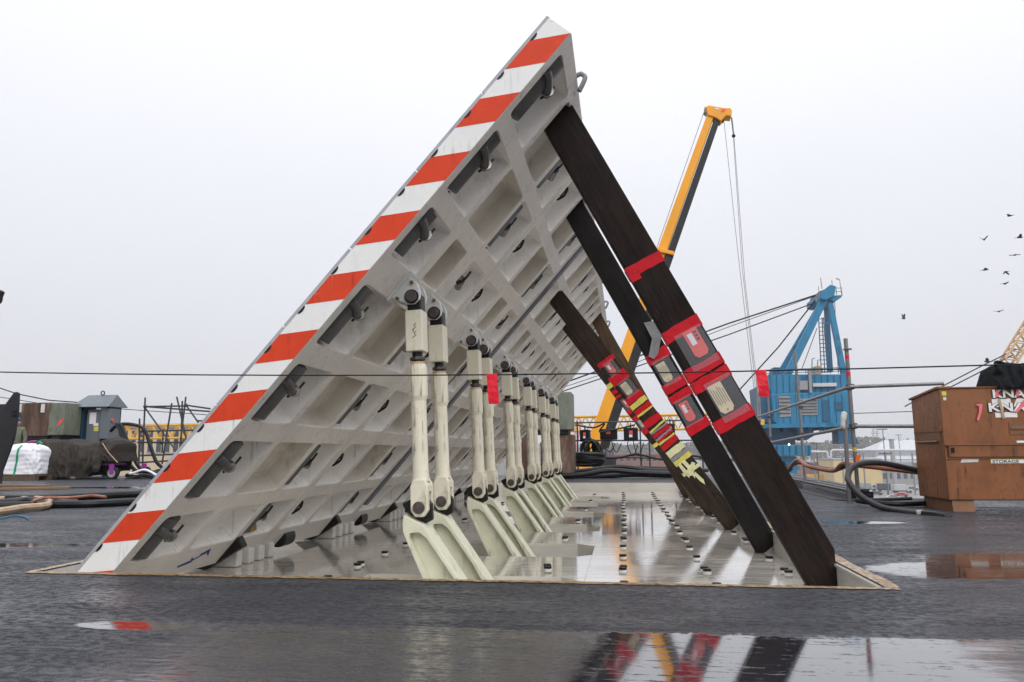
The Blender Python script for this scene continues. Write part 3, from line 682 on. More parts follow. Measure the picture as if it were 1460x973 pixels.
# ------------------------------------------------------------------ timber props
def prop_frame(kind):
    if kind in 'AC': o, e_ = Vector((1.017, 0, -.117)), Vector((-.457, 0, .8895))
    else: o, e_ = Vector((1.037, 0, -.168)), Vector((-.590, 0, .8075))
    e_.normalize(); return o, e_, Vector((e_.z, 0, -e_.x))
PROPW = {'A': .235, 'B': .20, 'C': .195}
def make_prop(q, kind, mat, label, thick=.10):
    y = Y0 + .75 + MW * q; o, e_, w_ = prop_frame(kind); W = PROPW[kind]
    root = empty('timber_prop', (o.x, y, o.z), 0, label, 'timber prop', 'timber props under the deflector panels')
    # body frame: z runs along the prop so that the grain does
    ln = {'A': 3.29, 'B': 3.05, 'C': 3.29}[kind]
    def xz(u, w): v = e_ * u + w_ * w; return (v.x, v.z)
    fl = (-PD + .004 - o.z) / e_.z                    # where the lower-left edge meets the floor
    ub = (1.184 - o.x - w_.x * W) / e_.x
    if kind in 'AC': top = [(ln + .05, W), (ln + .115, W * .55), (ln + .04, 0)]
    else: top = [(ln + .06, W), (ln + .10, W * .5), (ln + .03, 0)]
    pl = [xz(fl, 0)]
    pl.append((1.118 - o.x, -PD + .004 - o.z)); pl.append((1.184 - o.x, -.13 - o.z)); pl.append(xz(ub, W))
    pl += [xz(*t) for t in top]
    ang = math.atan2(e_.x, e_.z)
    # rotate the outline so local z is the long axis
    ca, sa = math.cos(-ang), math.sin(-ang)
    pl = [(p[0] * ca + p[1] * sa, -p[0] * sa + p[1] * ca) for p in pl]
    dn = MB().prism(pl, XZ, 0, thick).build('timber', mat, root, bevel=.006)
    root.rotation_euler = (0, ang, 0)
    return root
def band(root, kind, u0, u1, mat, skew=.0, proud=.003, w0=-.004, w1=None, thick=.10, side=True, yoff=0):
    """tape wrapped round the prop between two heights"""
    W = PROPW[kind] if w1 is None else w1
    b = MB(); p = proud + yoff
    n = 6; fr = []
    rr = random.Random(int(u0 * 1000 + u1 * 77))
    for i in range(n + 1):
        t = i / n; w = w0 + (W + .004 - w0) * t; j = rr.uniform(-.003, .003)
        fr.append((w, u0 + skew * t + j, u1 + skew * t + rr.uniform(-.004, .004)))
    vs = [(w, -p - rr.uniform(0, .0015), a) for w, a, c in fr] + [(w, -p - rr.uniform(0, .0015), c) for w, a, c in fr] + [(w, -.0005, a) for w, a, c in fr] + [(w, -.0005, c) for w, a, c in fr]
    m = n + 1; fs = []
    for i in range(n):
        fs += [(i, i + 1, m + i + 1, m + i), (2 * m + i, 2 * m + i + 1, i + 1, i), (m + i, m + i + 1, 3 * m + i + 1, 3 * m + i)]
    b.add(vs, fs)
    if side and w1 is None:
        b.box(-.0045 - yoff, -.0008, -p, thick, u0, u1); b.box(W + .0008, W + .0045 + yoff, -p, thick, u0 + skew, u1 + skew)
    return b.build('tape_band', mat, root)
def pouch(root, kind, u, w, hu, hw, tilt, tagmat, tag_u=0, tag_w=0, yoff=.004):
    """clear bag with a tag, taped on the prop's face; u along the prop, w across"""
    P = MB(); nn = 6; rr = random.Random(int(u * 999))
    vs = []; 
    for i in range(nn + 1):
        for j in range(nn + 1):
            a, c = (i / nn - .5) * 2, (j / nn - .5) * 2
            vs.append((w + c * hw + a * tilt, -yoff - .004 - .004 * (1 - abs(a)) * (1 - abs(c)) - rr.uniform(0, .002), u + a * hu))
    P.add(vs, [(i * (nn + 1) + j, i * (nn + 1) + j + 1, (i + 1) * (nn + 1) + j + 1, (i + 1) * (nn + 1) + j) for i in range(nn) for j in range(nn)])
    po = P.build('tag_pouch', 'pouch_plastic', root, smooth=True)
    tw, th = hw * .52, hu * .72; cu, cw = u + tag_u, w + tag_w
    tg = MB().prism([(cw - tw, cu - th * .75), (cw - tw * .6, cu - th), (cw + tw * .6, cu - th), (cw + tw, cu - th * .75), (cw + tw, cu + th), (cw - tw, cu + th)], XZ, -yoff - .0025, -yoff - .0012).build('tag', tagmat, po)
    if tagmat == 'tag_red':
        MB().box(cw - tw * .6, cw + tw * .1, -yoff - .0036, -yoff - .0026, cu - th * .1, cu + th * .75).build('tag_label', 'paper_white', po)
        for i in range(3): MB().box(cw + tw * (.3 + .0 * i), cw + tw * .75, -yoff - .0036, -yoff - .0026, cu + th * (.1 + .26 * i), cu + th * (.26 + .26 * i)).build('tag_print', 'ink', po)
    else:
        pr = MB()
        for i in range(6):
            x = cw - tw * .8 + tw * 1.5 * i / 5; pr.box(x, x + tw * .07, -yoff - .0036, -yoff - .0026, cu - th * (.35 + .1 * (i % 2)), cu + th * (.8 - .12 * (i % 3)))
        pr.build('tag_print', 'ink', po)
        MB().prism([(cw + .007 * math.cos(i * math.pi / 4), cu - th * .82 + .007 * math.sin(i * math.pi / 4)) for i in range(8)], XZ, -yoff - .0036, -yoff - .0026).build('tag_eyelet', 'tag_red', po)
    return po
P1 = make_prop(0, 'A', 'timber_dark', 'nearest dark timber prop with two large tag pouches and red tape')
P2 = make_prop(1, 'C', 'timber_black', 'second, blackest timber prop with two smaller tag pouches and a grey tape end')
P3 = make_prop(2, 'B', 'timber_brown', 'third brown timber prop wrapped in many red and yellow tape bands')
P4 = make_prop(3, 'B', 'timber_brown', 'fourth brown timber prop, hidden behind the one with striped tape')
P5 = make_prop(4, 'C', 'timber_light', 'fifth, lighter brown timber prop leaning steeply behind the tape-striped one')
P6 = make_prop(5, 'A', 'timber_brown', 'farthest timber prop, its foot by the far pit wall')
# heights along the props
for (u0, u1, sk) in ((2.05, 2.125, .0), (1.575, 1.655, .01), (1.31, 1.385, .01), (1.225, 1.30, .01), (.955, 1.035, .01)):
    band(P1, 'A', u0, u1, 'red_tape', sk)
MB().box(-.005, .06, -.006, -.0035, 2.02, 2.06).build('tape_band', 'red_tape', P1)
pouch(P1, 'A', 1.475, .135, .125, .088, .0, 'tag_red', .03, .012)
pouch(P1, 'A', 1.13, .14, .13, .085, .0, 'tag_paper', .012, -.03)
for (u0, u1) in ((1.66, 1.755), (1.375, 1.465), (1.28, 1.355), (.985, 1.07)): band(P2, 'C', u0, u1, 'red_tape', .01)
pouch(P2, 'C', 1.56, .095, .12, .078, 0, 'tag_paper', 0, -.02)
pouch(P2, 'C', 1.18, .088, .12, .078, 0, 'tag_red', 0, -.01)
fl = MB(); fl.add([(.13, -.004, 2.02), (.21, -.03, 1.99), (.24, -.06, 1.86), (.20, -.05, 1.84), (.10, -.03, 1.72), (.05, -.02, 1.70), (.02, -.03, 1.74), (.12, -.035, 1.86)], [(0, 1, 3, 7), (1, 2, 3), (7, 3, 4), (7, 4, 5, 6)])
fl.build('tape_end', 'grey_tape', P2).modifiers.new('solid', 'SOLIDIFY').thickness = .002
TB = [(2.13, 2.19, 'red_tape'), (1.87, 1.99, 'red_tape'), (1.62, 1.70, 'red_tape'), (1.545, 1.605, 'yellow_tape'), (1.475, 1.535, 'red_tape'), (1.45, 1.474, 'yellow_tape'), (1.30, 1.38, 'red_tape'),
      (1.235, 1.258, 'yellow_tape'), (1.215, 1.234, 'grey_tape'), (1.165, 1.205, 'red_tape'), (1.13, 1.155, 'grey_tape'), (1.10, 1.128, 'red_tape'), (1.075, 1.098, 'yellow_tape'), (1.0, 1.06, 'red_tape'), (.90, .975, 'pale_tape'), (.85, .895, 'grey_tape'), (.79, .845, 'yellow_tape'), (.66, .70, 'pale_tape')]
for u0, u1, m in TB: band(P3, 'B', u0, u1, m, random.uniform(-.01, .02))
pouch(P3, 'B', 2.06, .10, .09, .065, 0, 'tag_red', 0, -.01); pouch(P3, 'B', 1.78, .11, .10, .075, 0, 'tag_paper', 0, -.02)
for pts in ([(.02, .80), (.05, .81), (.06, .66), (.03, .62), (.015, .70)], [(.07, .80), (.11, .81), (.12, .70), (.09, .60), (.075, .58), (.08, .68)], [(.03, .70), (.06, .70), (.16, .74), (.18, .71), (.08, .62), (.04, .64)], [(.09, .62), (.12, .64), (.14, .52), (.12, .47), (.10, .53)]):
    t = MB(); t.prism(pts, lambda p, h: (p[0], h - .02 * abs(p[1] - .8), p[1]), -.008, -.0065); t.build('tape_end', 'pale_tape', P3)
for u0, u1, m in ((2.03, 2.10, 'yellow_tape'), (1.93, 1.98, 'red_tape'), (1.86, 1.90, 'red_tape'), (1.60, 1.66, 'red_tape'), (1.48, 1.54, 'red_tape'), (1.26, 1.34, 'red_tape'), (1.05, 1.10, 'yellow_tape')): band(P4, 'B', u0, u1, m)
pouch(P4, 'B', 1.74, .07, .085, .06, 0, 'tag_red'); pouch(P4, 'B', 1.41, .06, .07, .05, 0, 'tag_paper')

# ------------------------------------------------------------------ safety wire with flags
def wz(x): return .975 + .0053 * (x - .7) ** 2
wp = [(x * .5, 3.3, wz(x * .5)) for x in range(-11, 9)]
w = MB().tube(wp, .0034, 6).build('safety_wire', 'wire', None, smooth=True); tag(w, 'thin dark safety wire stretched across the front of the pit', 'wire')
def flag(xa, xb, zb, label):
    b = MB(); n = 5
    vs = [(xa + (xb - xa) * j / 2 + .002 * i, 3.295 + .003 * math.sin(i * 1.3 + j), wz((xa + xb) / 2) + .004 + (zb - wz(xa) - .004) * i / n) for i in range(n + 1) for j in range(3)]
    b.add(vs, [(i * 3 + j, i * 3 + j + 1, i * 3 + j + 4, i * 3 + j + 3) for i in range(n) for j in range(2)])
    o = b.build('warning_flag', 'flag_red', None); s = o.modifiers.new('solid', 'SOLIDIFY'); s.thickness = .002
    tag(o, label, 'flag', 'red flags on the safety wire')
flag(-.605, -.557, .851, 'small red flag hanging on the wire in front of the cream struts')
flag(.576, .620, .863, 'small red flag hanging on the wire in front of the blue crane')
for sx, lb in ((-5.5, 'grey steel stanchion holding the left end of the safety wire'), (4.0, 'grey steel stanchion holding the right end of the safety wire')):
    s = MB().tube([(sx, 3.3, 0), (sx, 3.3, wz(sx) + .1)], .02, 10).prism(ngon(.12, 16), lambda p, h: (sx + p[0], 3.3 + p[1], h), .002, .02).build('stanchion', 'galv', None); tag(s, lb, 'stanchion')

# ------------------------------------------------------------------ things on the deck and beyond
def at(u, v, y):
    """point at depth y seen in the direction of a photo pixel (1460 wide)"""
    q = fw + rt * ((u - 730) / 1052.7) - upv * ((v - 486.5) / 1052.7); k_ = y / q.y
    return Vector((q.x * k_, y, CAM_H + q.z * k_))
def hose(name, pts, r, m, label, cat='hose', group=None, n=8, k=6):
    o = MB().tube(smoothcurve(pts, k), r, n).build(name, m, None, smooth=True); return tag(o, label, cat, group)

# --- raised edge platform on the right, with guard rail
pf = empty('edge_platform', (3.0, 10.45, 0)); tag(pf, kind='structure')
strip_ = [(2.88, 10.42), (3.03, 14.9), (3.2, 19.5), (3.95, 19.5), (3.5, 13.5), (3.22, 10.42)]
MB().prism([(x - 3.0, y - 10.45) for x, y in strip_], XY, -.03, .10).build('coaming', 'non_skid', pf)
for i in range(3):
    for j in range(3):
        ya, yb = 10.5 + j * 3.0, 13.45 + j * 3.0
        xs = lambda y, t: (2.90 + (y - 10.42) * .034) * (1 - t) + (3.20 + (y - 10.42) * .083) * t
        t0, t1 = i / 3 + .02, (i + 1) / 3 - .02; zt = .118 + .006 * ((i + j) % 3)
        MB().prism([(xs(ya, t0) - 3, ya - 10.45), (xs(ya, t1) - 3, ya - 10.45), (xs(yb, t1) - 3, yb - 10.45), (xs(yb, t0) - 3, yb - 10.45)], XY, .101, zt).build('plank', 'scaffold_dark', pf, bevel=.004)
b = MB(); b.box(3.24, 12, 10.32, 10.36, -1.0, .02); b.build('edge_angle', 'hull_grey', pf).location = (-3, -10.45, 0)
def rail(name, pts, r, m, label, group='tubes of the guard rail', cat='scaffold tube'):
    return tag(MB().tube(pts, r, 10).build(name, m, None, smooth=True), label, cat, group)
a_, b_ = at(1205.5, 483, 10), at(1224.5, 716, 10)
pt = empty('scaffold_post', (b_.x, 10, 0), 0, 'tallest grey scaffold post with red tape marks and an orange ribbon', 'scaffold post', 'posts of the right guard rail')
MB().tube([(0, 0, 0), (a_.x - b_.x, 0, a_.z)], .026, 12).build('tube', 'galv', pt, smooth=True)
for z, m in ((1.80, 'flag_red'), (1.58, 'flag_red'), (.62, 'yellow_tape')): MB().tube([((a_.x - b_.x) * z / 2.07, 0, z), ((a_.x - b_.x) * z / 2.07, 0, z + .05)], .0275, 12).build('tape_mark', m, pt)
MB().prism(ngon(.055, 12), lambda p, h: (p[0], p[1], h), 1.92, 1.935).build('post_disc', 'galv', pt)
MB().prism([(-.03, .45), (.03, .47), (.025, .52), (.05, .55), (.02, .58), (-.01, .56), (-.02, .5)], lambda p, h: (p[0] + .01, h, p[1]), -.034, -.028).build('ribbon', 'orange_mark', pt)
for z in (1.44, .94): MB().box(-.045, .045, -.045, .045, z - .035, z + .035).build('clamp', 'scaffold_dark', pt, bevel=.01)
p = at(1204, 590, 9.9); q = at(1211, 716, 9.9)
sp = empty('scaffold_post', (q.x, 9.9, 0), 0, 'short grey scaffold post with white wrapping on its top, beside the tallest post', 'scaffold post', 'posts of the right guard rail')
MB().tube([(0, 0, 0), (p.x - q.x, 0, p.z)], .026, 12).build('tube', 'galv', sp, smooth=True)
MB().tube(smoothcurve([(p.x - q.x, -.01, p.z + .02), (p.x - q.x - .02, -.02, p.z - .05), (p.x - q.x - .035, -.025, p.z - .13), (p.x - q.x - .03, -.02, p.z - .20)], 4), [.02] + [.036] * 5 + [.028] * 5 + [.018, .01], 8).build('wrapping', 'block_white', sp, smooth=True)
for (u0, v0, u1, v1, y, lb) in ((1133, 500, 1149, 694, 14.5, 'grey scaffold post in front of the vent on the blue crane house'), (1093.5, 540, 1101, 668, 18.5, 'grey scaffold post beside the hanging red flag by the blue crane'), (1082, 560, 1086, 670, 21.2, 'farthest grey scaffold post, left of the blue crane house')):
    p, q = at(u0, v0, y), at(u1, v1, y)
    o = empty('scaffold_post', (q.x, y, 0), 0, lb, 'scaffold post', 'posts of the right guard rail')
    MB().tube([(0, 0, .0), (p.x - q.x, 0, p.z)], .026, 10).build('tube', 'galv', o, smooth=True)
    for z in (1.44, .94): MB().box(-.04, .04, -.04, .04, z - .03, z + .03).build('clamp', 'scaffold_dark', o, bevel=.008)
rail('guard_rail', [at(1211, 552, 9.95), at(1113, 584, 15.0), at(1070, 598, 21)], .024, 'galv', 'upper grey rail running back along the platform edge toward the blue crane')
rail('guard_rail', [at(1218, 608, 9.95), at(1095, 632, 18.0), at(1060, 636, 22)], .024, 'galv', 'lower grey rail running back along the platform edge toward the blue crane')
rail('guard_rail', [at(1211, 552, 9.95), at(1345, 547, 9.95)], .024, 'galv', 'upper grey rail going right toward the top of the orange storage chest')
rail('guard_rail', [at(1219, 608, 9.95), at(1345, 608, 9.95)], .024, 'galv', 'lower grey rail going right behind the orange storage chest')
hose('rail_hose', [at(1060, 656, 18), at(1097, 664, 15), at(1120, 671, 13), at(1137, 656, 12), at(1150, 664, 11.2), at(1170, 669, 10.8), at(1190, 671, 10.3), at(1201, 662, 10), at(1215, 663, 9.9), at(1260, 668, 9.9), at(1312, 674, 9.9), at(1345, 676, 9.9)], .03, 'hose_orange', 'orange brown hose tied along the guard rail')
hose('rail_hose', [at(1060, 657, 18.2), at(1105, 668, 14.5), at(1140, 660, 12.3), at(1165, 666, 11.2), at(1190, 670, 10.4), at(1206, 665, 10.0)], .026, 'hose_black', 'black hose running along the guard rail beside the orange one')
tag(MB().tube([at(1115, 660, 14.8), at(1122, 672, 14.7), at(1127, 668, 14.6)], .05, 6).tube([at(1112, 672, 14.8), at(1120, 663, 14.7)], .04, 6).build('rag_knot', 'black_fabric', None), 'black rag knotted round the hoses on the rail', 'rag')
hose('deck_hose', [at(1125, 697, 13.2), at(1150, 703, 12.0), at(1180, 711, 10.6), at(1200, 714.5, 10.1), at(1245, 713, 10.0), at(1300, 711, 10.0)], .022, 'hose_grey', 'thin grey hose lying at the foot of the platform edge')
hose('deck_hose', [at(1318, 733.5, 8.0), at(1290, 730, 8.2), at(1255, 723, 8.5), at(1228, 708, 8.7), at(1212, 690, 8.8), at(1209, 679, 8.9), at(1215, 667, 9.0), at(1232, 660.5, 9.1), at(1260, 661, 9.2), at(1300, 669, 9.3), at(1335, 676, 9.4)], .034, 'hose_grey', 'thick dark hose arching off the deck beside the storage chest', n=12)
hose('deck_hose', [at(1345, 716, 9.3), at(1290, 719, 9.0), at(1245, 717, 9.1), at(1222, 714, 9.3)], .03, 'hose_black', 'black hose lying on deck under the arching hose')
he = hose('hose_end', [at(1316, 733.5, 8.0), at(1330, 735, 7.9), at(1345, 737, 7.8), at(1356, 740, 7.75)], [.045] * 10 + [.04] * 5 + [.03] * 4, 'black_grease', 'hose end wrapped in ragged black tape lying on the wet deck', 'hose end')
MB().tube([at(1307, 733, 8.02), at(1317, 733, 8.0)], .042, 10).build('coupling', 'bright_steel', he)

# --- orange storage chest
CX, CY, CZ = 3.335, 8.40, .115
ch = empty('storage_chest', (CX, CY, 0), 0, 'large scratched orange steel storage chest on skids at the right edge', 'storage chest')
MB().prism([(0, CZ), (.80, CZ), (.80, 1.215), (.08, 1.275), (0.0, 1.275)], YZ, 0, 1.55).build('body', 'orange_box', ch, bevel=.012)
MB().prism([(-.022, .555), (-.022, .675), (.0, .675), (.0, .555)], YZ, .03, 1.52).build('front_band', 'orange_box', ch, bevel=.006)
MB().prism([(-.030, .678), (-.030, .688), (.0, .688), (.0, .678)], YZ, .0, 1.55).build('lid_seam', 'box_trim', ch)
MB().box(-.003, 1.55, -.012, 0, .540, .552).build('lower_seam', 'box_trim', ch)
MB().prism([(.82, 1.228), (.06, 1.298), (-.015, 1.298), (-.015, 1.272), (.06, 1.272), (.82, 1.205)], YZ, -.02, .12).build('lid_rim', 'orange_box', ch, bevel=.004)
MB().prism([(-.012, 1.2765), (.8, 1.2185), (.8, 1.228), (-.012, 1.288)], YZ, .125, 1.56).build('lid', 'orange_box', ch)
MB().box(-.006, .002, .06, .74, .70, .82).build('handle_recess', 'box_trim', ch)
MB().tube([(-.016, .12, .72), (-.016, .68, .72)], .012, 8).build('side_handle', 'box_trim', ch, smooth=True)
MB().box(-.014, .0, .02, .76, .825, .842).build('recess_rim', 'box_trim', ch)
MB().box(.0, .012, -.004, .0, .12, 1.27).build('corner_weld', 'box_trim', ch)
MB().box(.64, 1.02, -.006, .001, .785, .915).build('front_recess', 'box_trim', ch)
MB().box(.65, 1.01, -.014, -.006, .835, .865).build('recess_bar', 'box_trim', ch, bevel=.004)
MB().prism([(.0, .0), (.78, .0), (.74, CZ - .002), (.02, CZ - .002)], YZ, .03, .24).build('skid', 'box_trim', ch)
MB().prism([(.0, .0), (.78, .0), (.74, CZ - .002), (.02, CZ - .002)], YZ, 1.30, 1.5).build('skid', 'box_trim', ch)
MB().box(.05, .085, -.026, -.020, .60, .655).build('lock_hole', 'black_grease', ch)
MB().prism([(.14, .500), (.31, .505), (.32, .535), (.16, .540)], lambda p, h: (p[0], h, p[1]), -.004, .001).build('scuff_label', 'block_white', ch)
lb = MB().box(.43, 1.4, -.004, .001, .490, .537).build('warning_label', 'label_yellow', ch)
MB().box(.435, 1.4, -.0055, -.0038, .492, .527).build('label_field', 'logo_white', lb)
text_obj('STORAGE', .040, 'logo_black', 'lettering', lb, (.445, -.0062, .496), (rad(90), 0, 0), 1.45, .0006, .0008)
text_obj('AS', .040, 'logo_black', 'lettering', lb, (.775, -.0062, .496), (rad(90), 0, 0), 1.45, .0006)
MB().box(.70, .86, -.004, .001, .70, .722).build('small_label', 'logo_white', ch)
# maker's mark: wide letters over a big white block letter
LZ = -.082
lg = empty('logo', (-.098, 0, LZ)); lg.parent = ch
MB().box(.60, .78, -.0035, .001, 1.155, 1.24).build('logo_block', 'logo_white', lg); MB().box(.62, .83, -.0035, .001, 1.045, 1.098).build('logo_block', 'logo_white', lg)
MB().prism([(.84, 1.24), (.90, 1.24), (1.0, 1.165), (1.12, 1.24), (1.3, 1.24), (1.3, 1.155), (.80, 1.155)], lambda p, h: (p[0], h, p[1]), -.0035, .001).build('logo_block', 'logo_white', lg)
MB().prism([(.88, 1.098), (.94, 1.098), (1.0, 1.045), (1.3, 1.045), (1.3, 1.1), (.88, 1.1)], lambda p, h: (p[0], h, p[1]), -.0045, .001).build('logo_block', 'logo_white', lg)
def outlined(body, size, x, z, sx):
    text_obj(body, size, 'logo_black', 'lettering', lg, (x + .002, -.0075, z - .003), (rad(90), 0, 0), sx, .001, size * .075)
    text_obj(body, size, 'logo_white', 'lettering', lg, (x, -.0105, z), (rad(90), 0, 0), sx, .001, size * .028)
outlined('KNAACK', .122, .552, 1.109, 1.42)
outlined('KNAACK', .115, .605, 1.252, 1.30)
MB().prism([(.80, 1.10), (.83, 1.095), (.95, 1.215), (.95, 1.235), (.90, 1.225), (.84, 1.145)], lambda p, h: (p[0], h, p[1]), -.014, -.012).build('sticker_strip', 'pink_ribbon', lg)
x = .655; MB().prism([(x, 1.235), (x + .025, 1.235), (x + .04, 1.13), (x + .05, 1.03), (x + .025, 1.03), (x + .015, 1.13)], lambda p, h: (p[0], h, p[1]), -.014, -.012).build('sticker_strip', 'hose_tan', lg)
for x, z in ((.635, 1.25), (.83, 1.255)): MB().prism([(x, z), (x + .03, z + .01), (x + .035, z + .07), (x + .01, z + .085)], lambda p, h: (p[0], h, p[1]), -.015, -.013).build('sticker_strip', 'pink_ribbon', lg)
for (x, y, z) in ((.33, -.01, 1.10), (-.01, .05, 1.02)):
    t = MB(); t.prism([(0, 0), (.065, .008), (.07, -.01), (.06, -.06), (.02, -.17), (.0, -.16), (.03, -.07), (.035, -.02)], lambda p, h: (p[0], h, p[1]), 0, .003); t.build('ribbon', 'pink_ribbon', ch, loc=(x, y - .012, z))
MB().box(.02, .065, -.004, .001, 1.20, 1.245).build('worn_sticker', 'yellow_tape', ch); MB().box(.03, .06, -.004, .001, 1.15, 1.185).build('worn_sticker', 'block_white', ch)
bg = MB()
bp = rrect(.60, 1.5, 1.345, 1.50, .05, 3)
bag = empty('tool_bag', (CX - .075, CY, 0), 0, 'black canvas tool bag draped over the top of the storage chest', 'bag')
bm_ = MB(); NU, NV = 44, 22
for i in range(NU + 1):
    for j in range(NV + 1):
        u, v = i / NU, j / NV
        prof_ = [(-.03, 1.255), (-.035, 1.32), (-.015, 1.40), (.0, 1.50), (.06, 1.535), (.2, 1.52), (.34, 1.50), (.40, 1.42), (.40, 1.275)]
        t = v * (len(prof_) - 1); a0 = int(min(t, len(prof_) - 2)); ff = t - a0
        yy = prof_[a0][0] * (1 - ff) + prof_[a0 + 1][0] * ff; zz = prof_[a0][1] * (1 - ff) + prof_[a0 + 1][1] * ff
        w = .5 + .5 * math.sin(i * 1.9 + j * .7) * math.sin(i * .6 + 1)
        left = .60 + .055 * max(0, (zz - 1.28) / .22) * (1 if zz > 1.36 else .4) + (.03 if v < .3 else 0)
        xx = left + (1.52 - left) * u
        q1 = mnoise.noise(Vector((xx * 9, yy * 9, zz * 9))); q2 = 1 - abs(mnoise.noise(Vector((xx * 14, yy * 14 + 3, zz * 14)))) * 2
        dz_ = (.035 * q1 - .03 * max(0, q2) ** 2) * (1 if .3 < v < .75 else .2)
        bm_.v.append((xx + .02 * q1, yy - (.03 * w + .025 * max(0, q2) ** 2) * (1 if v < .6 else -.6), zz + dz_ + (.02 * w if .3 < v < .75 else 0)))
bm_.f = [(i * (NV + 1) + j, i * (NV + 1) + j + 1, (i + 1) * (NV + 1) + j + 1, (i + 1) * (NV + 1) + j) for i in range(NU) for j in range(NV)] + [tuple(range(NV + 1)), tuple(NU * (NV + 1) + j for j in range(NV + 1))]
o = bm_.build('canvas', 'black_fabric', bag, smooth=True); o.modifiers.new('solid', 'SOLIDIFY').thickness = .015; o.modifiers.new('sub', 'SUBSURF').levels = 1
MB().tube(smoothcurve([(.62, .0, 1.49), (.55, -.01, 1.46), (.50, -.01, 1.39), (.485, -.01, 1.35)], 5), [.005] * 8 + [.013] * 6 + [.012, .01], 6).build('strap', 'black_fabric', bag)
MB().tube(smoothcurve([(.64, -.02, 1.50), (.66, .02, 1.545), (.70, .03, 1.55), (.74, -.02, 1.52)], 5), .014, 8).build('handle', 'black_fabric', bag, smooth=True)

# --- left side of the deck
# loader arm at the frame edge
AY = 14.0
poly = [(19, 560), (22, 558.5), (27, 560.5), (25.5, 590), (20, 625), (13, 645), (3, 672), (1, 690), (-14, 690), (-12, 600), (6.5, 577)]
b = MB().prism([tuple(at(u, v, AY).xz) for u, v in poly], XZ, AY, AY + .05).build('loader_arm', 'crane_black', None, bevel=.02); tag(b, 'black steel lifting arm with a chamfered top at the left frame edge', 'loader arm')
p = at(20, 589, AY); MB().box(p.x - .05, p.x + .07, AY - .03, AY, p.z - .07, p.z + .07).build('cover_plate', 'box_black', b, bevel=.02)
p, q = at(-40, 577, AY), at(8, 597, AY); MB().box(p.x, q.x, AY + .05, AY + .15, q.z, p.z).build('cross_beam', 'crane_black', b)
# rusty blocks
def rusty(x0, x1, y0, y1, z0, z1, label, mats, stand):
    r = empty('steel_block', ((x0 + x1) / 2, (y0 + y1) / 2, 0), 0, label, 'steel block', 'rusty steel blocks'); cx, cy = (x0 + x1) / 2, (y0 + y1) / 2
    MB().box(x0 - cx, x1 - cx, y0 - cy, y1 - cy, z0, z1).build('block', mats[0], r, bevel=.02)
    for a, c in stand: MB().box(a - cx, c - cx, y0 - cy + .1, y1 - cy - .1, .0, z0 - .11).build('stand', mats[1], r, bevel=.02)
    MB().box(x0 - cx + .1, x1 - cx - .1, y0 - cy + .05, y1 - cy - .05, z0 - .105, z0 - .004).build('packing', 'black_grease', r)
    return r, cx, cy
L0, L1 = at(16, 575, 19.5), at(70, 622, 19.5); L2 = at(93, 575, 19.4)
r, cx, cy = rusty(L0.x, L1.x, 19.5, 20.2, L1.z, L0.z, 'long rust streaked brown steel block behind the white bulk bag', ('rust', 'rust'), ((L0.x + .1, L0.x + 1.3),))
for du in (26, 59):
    p = at(du + 3, 582, 19.5); pl = MB().box(p.x - cx - .07, p.x - cx + .05, -.37, -.345, p.z - .13, p.z + .12).build('lug_plate', 'block_white', r)
rusty(L1.x + .02, L2.x, 19.4, 20.1, L1.z + .02, L0.z - .02, 'mossy green steel block with a red smudge beside the power cabinet', ('rust_green', 'rust'), ((L1.x + .2, L2.x - .1),))
p = at(86, 602, 19.4); MB().prism([(p.x - .12, p.z - .12), (p.x + .03, p.z - .06), (p.x + .12, p.z + .12), (p.x + .0, p.z + .07)], XZ, 19.392, 19.399).build('red_smudge', 'tag_red', bpy.data.objects['steel_block.001']).location = (-bpy.data.objects['steel_block.001'].location.x, -bpy.data.objects['steel_block.001'].location.y, 0)
q0, q1 = at(742, 560, 18.0), at(815.5, 613, 18.0)
rusty(q0.x, q1.x, 18.0, 19.0, q1.z, q0.z, 'green mottled steel block on a rusty stand behind the last struts', ('rust_green', 'rust'), ((q0.x, q0.x + .25), (q1.x - .75, q1.x + .03)))
# electrical cabinet with gabled roof
KY = 20.2
kx0, kx1 = at(110, 600, KY).x, at(160, 600, KY).x; kc = (kx0 + kx1) / 2
ks = empty('power_cabinet', (kc, KY, 0), 0, 'grey blue electrical power cabinet with a small gabled roof', 'power cabinet')
e0 = at(130, 581, KY).z; e1 = at(130, 563, KY).z; w = (kx1 - kx0) / 2
MB().box(-w * .42, w * .40, -.02, .5, .05, e0 - .06).build('cabinet', 'kiosk_blue', ks, bevel=.015)
MB().box(-w * .40 + .03, w * .38 - .03, -.034, -.02, .2, e0 - .12).build('door', 'kiosk_blue', ks, bevel=.006)
MB().box(-w * .25, w * .12, -.039, -.034, e0 - .5, e0 - .16).build('notice', 'paper_white', ks)
MB().box(w * .04, w * .30, -.040, -.034, e0 - .72, e0 - .58).build('warning_sticker', 'yellow_tape', ks)
MB().box(w * .0, w * .28, -.040, -.034, e0 - .56, e0 - .48).build('notice', 'paper_white', ks)
for sx in (-.85, .62): MB().box(w * sx, w * sx + w * .24, .0, .5, 0, e0).build('side_post', 'kiosk_dark', ks, bevel=.01)
MB().box(w * .46, w * .98, -.12, .35, e0 - .95, e0 - .05).build('switch_box', 'kiosk_blue', ks, bevel=.01)
MB().box(-w * .98, -w * .62, -.05, .35, e0 - 1.0, e0 - .05).build('switch_box', 'kiosk_dark', ks, bevel=.01)
MB().tube([(w * .98, .0, e0 - .4), (w * 1.06, .0, e0 - .4)], .05, 8).build('red_socket', 'tag_red', ks)
rf = MB(); rx0, rx1 = -w * 1.16, w * 1.05
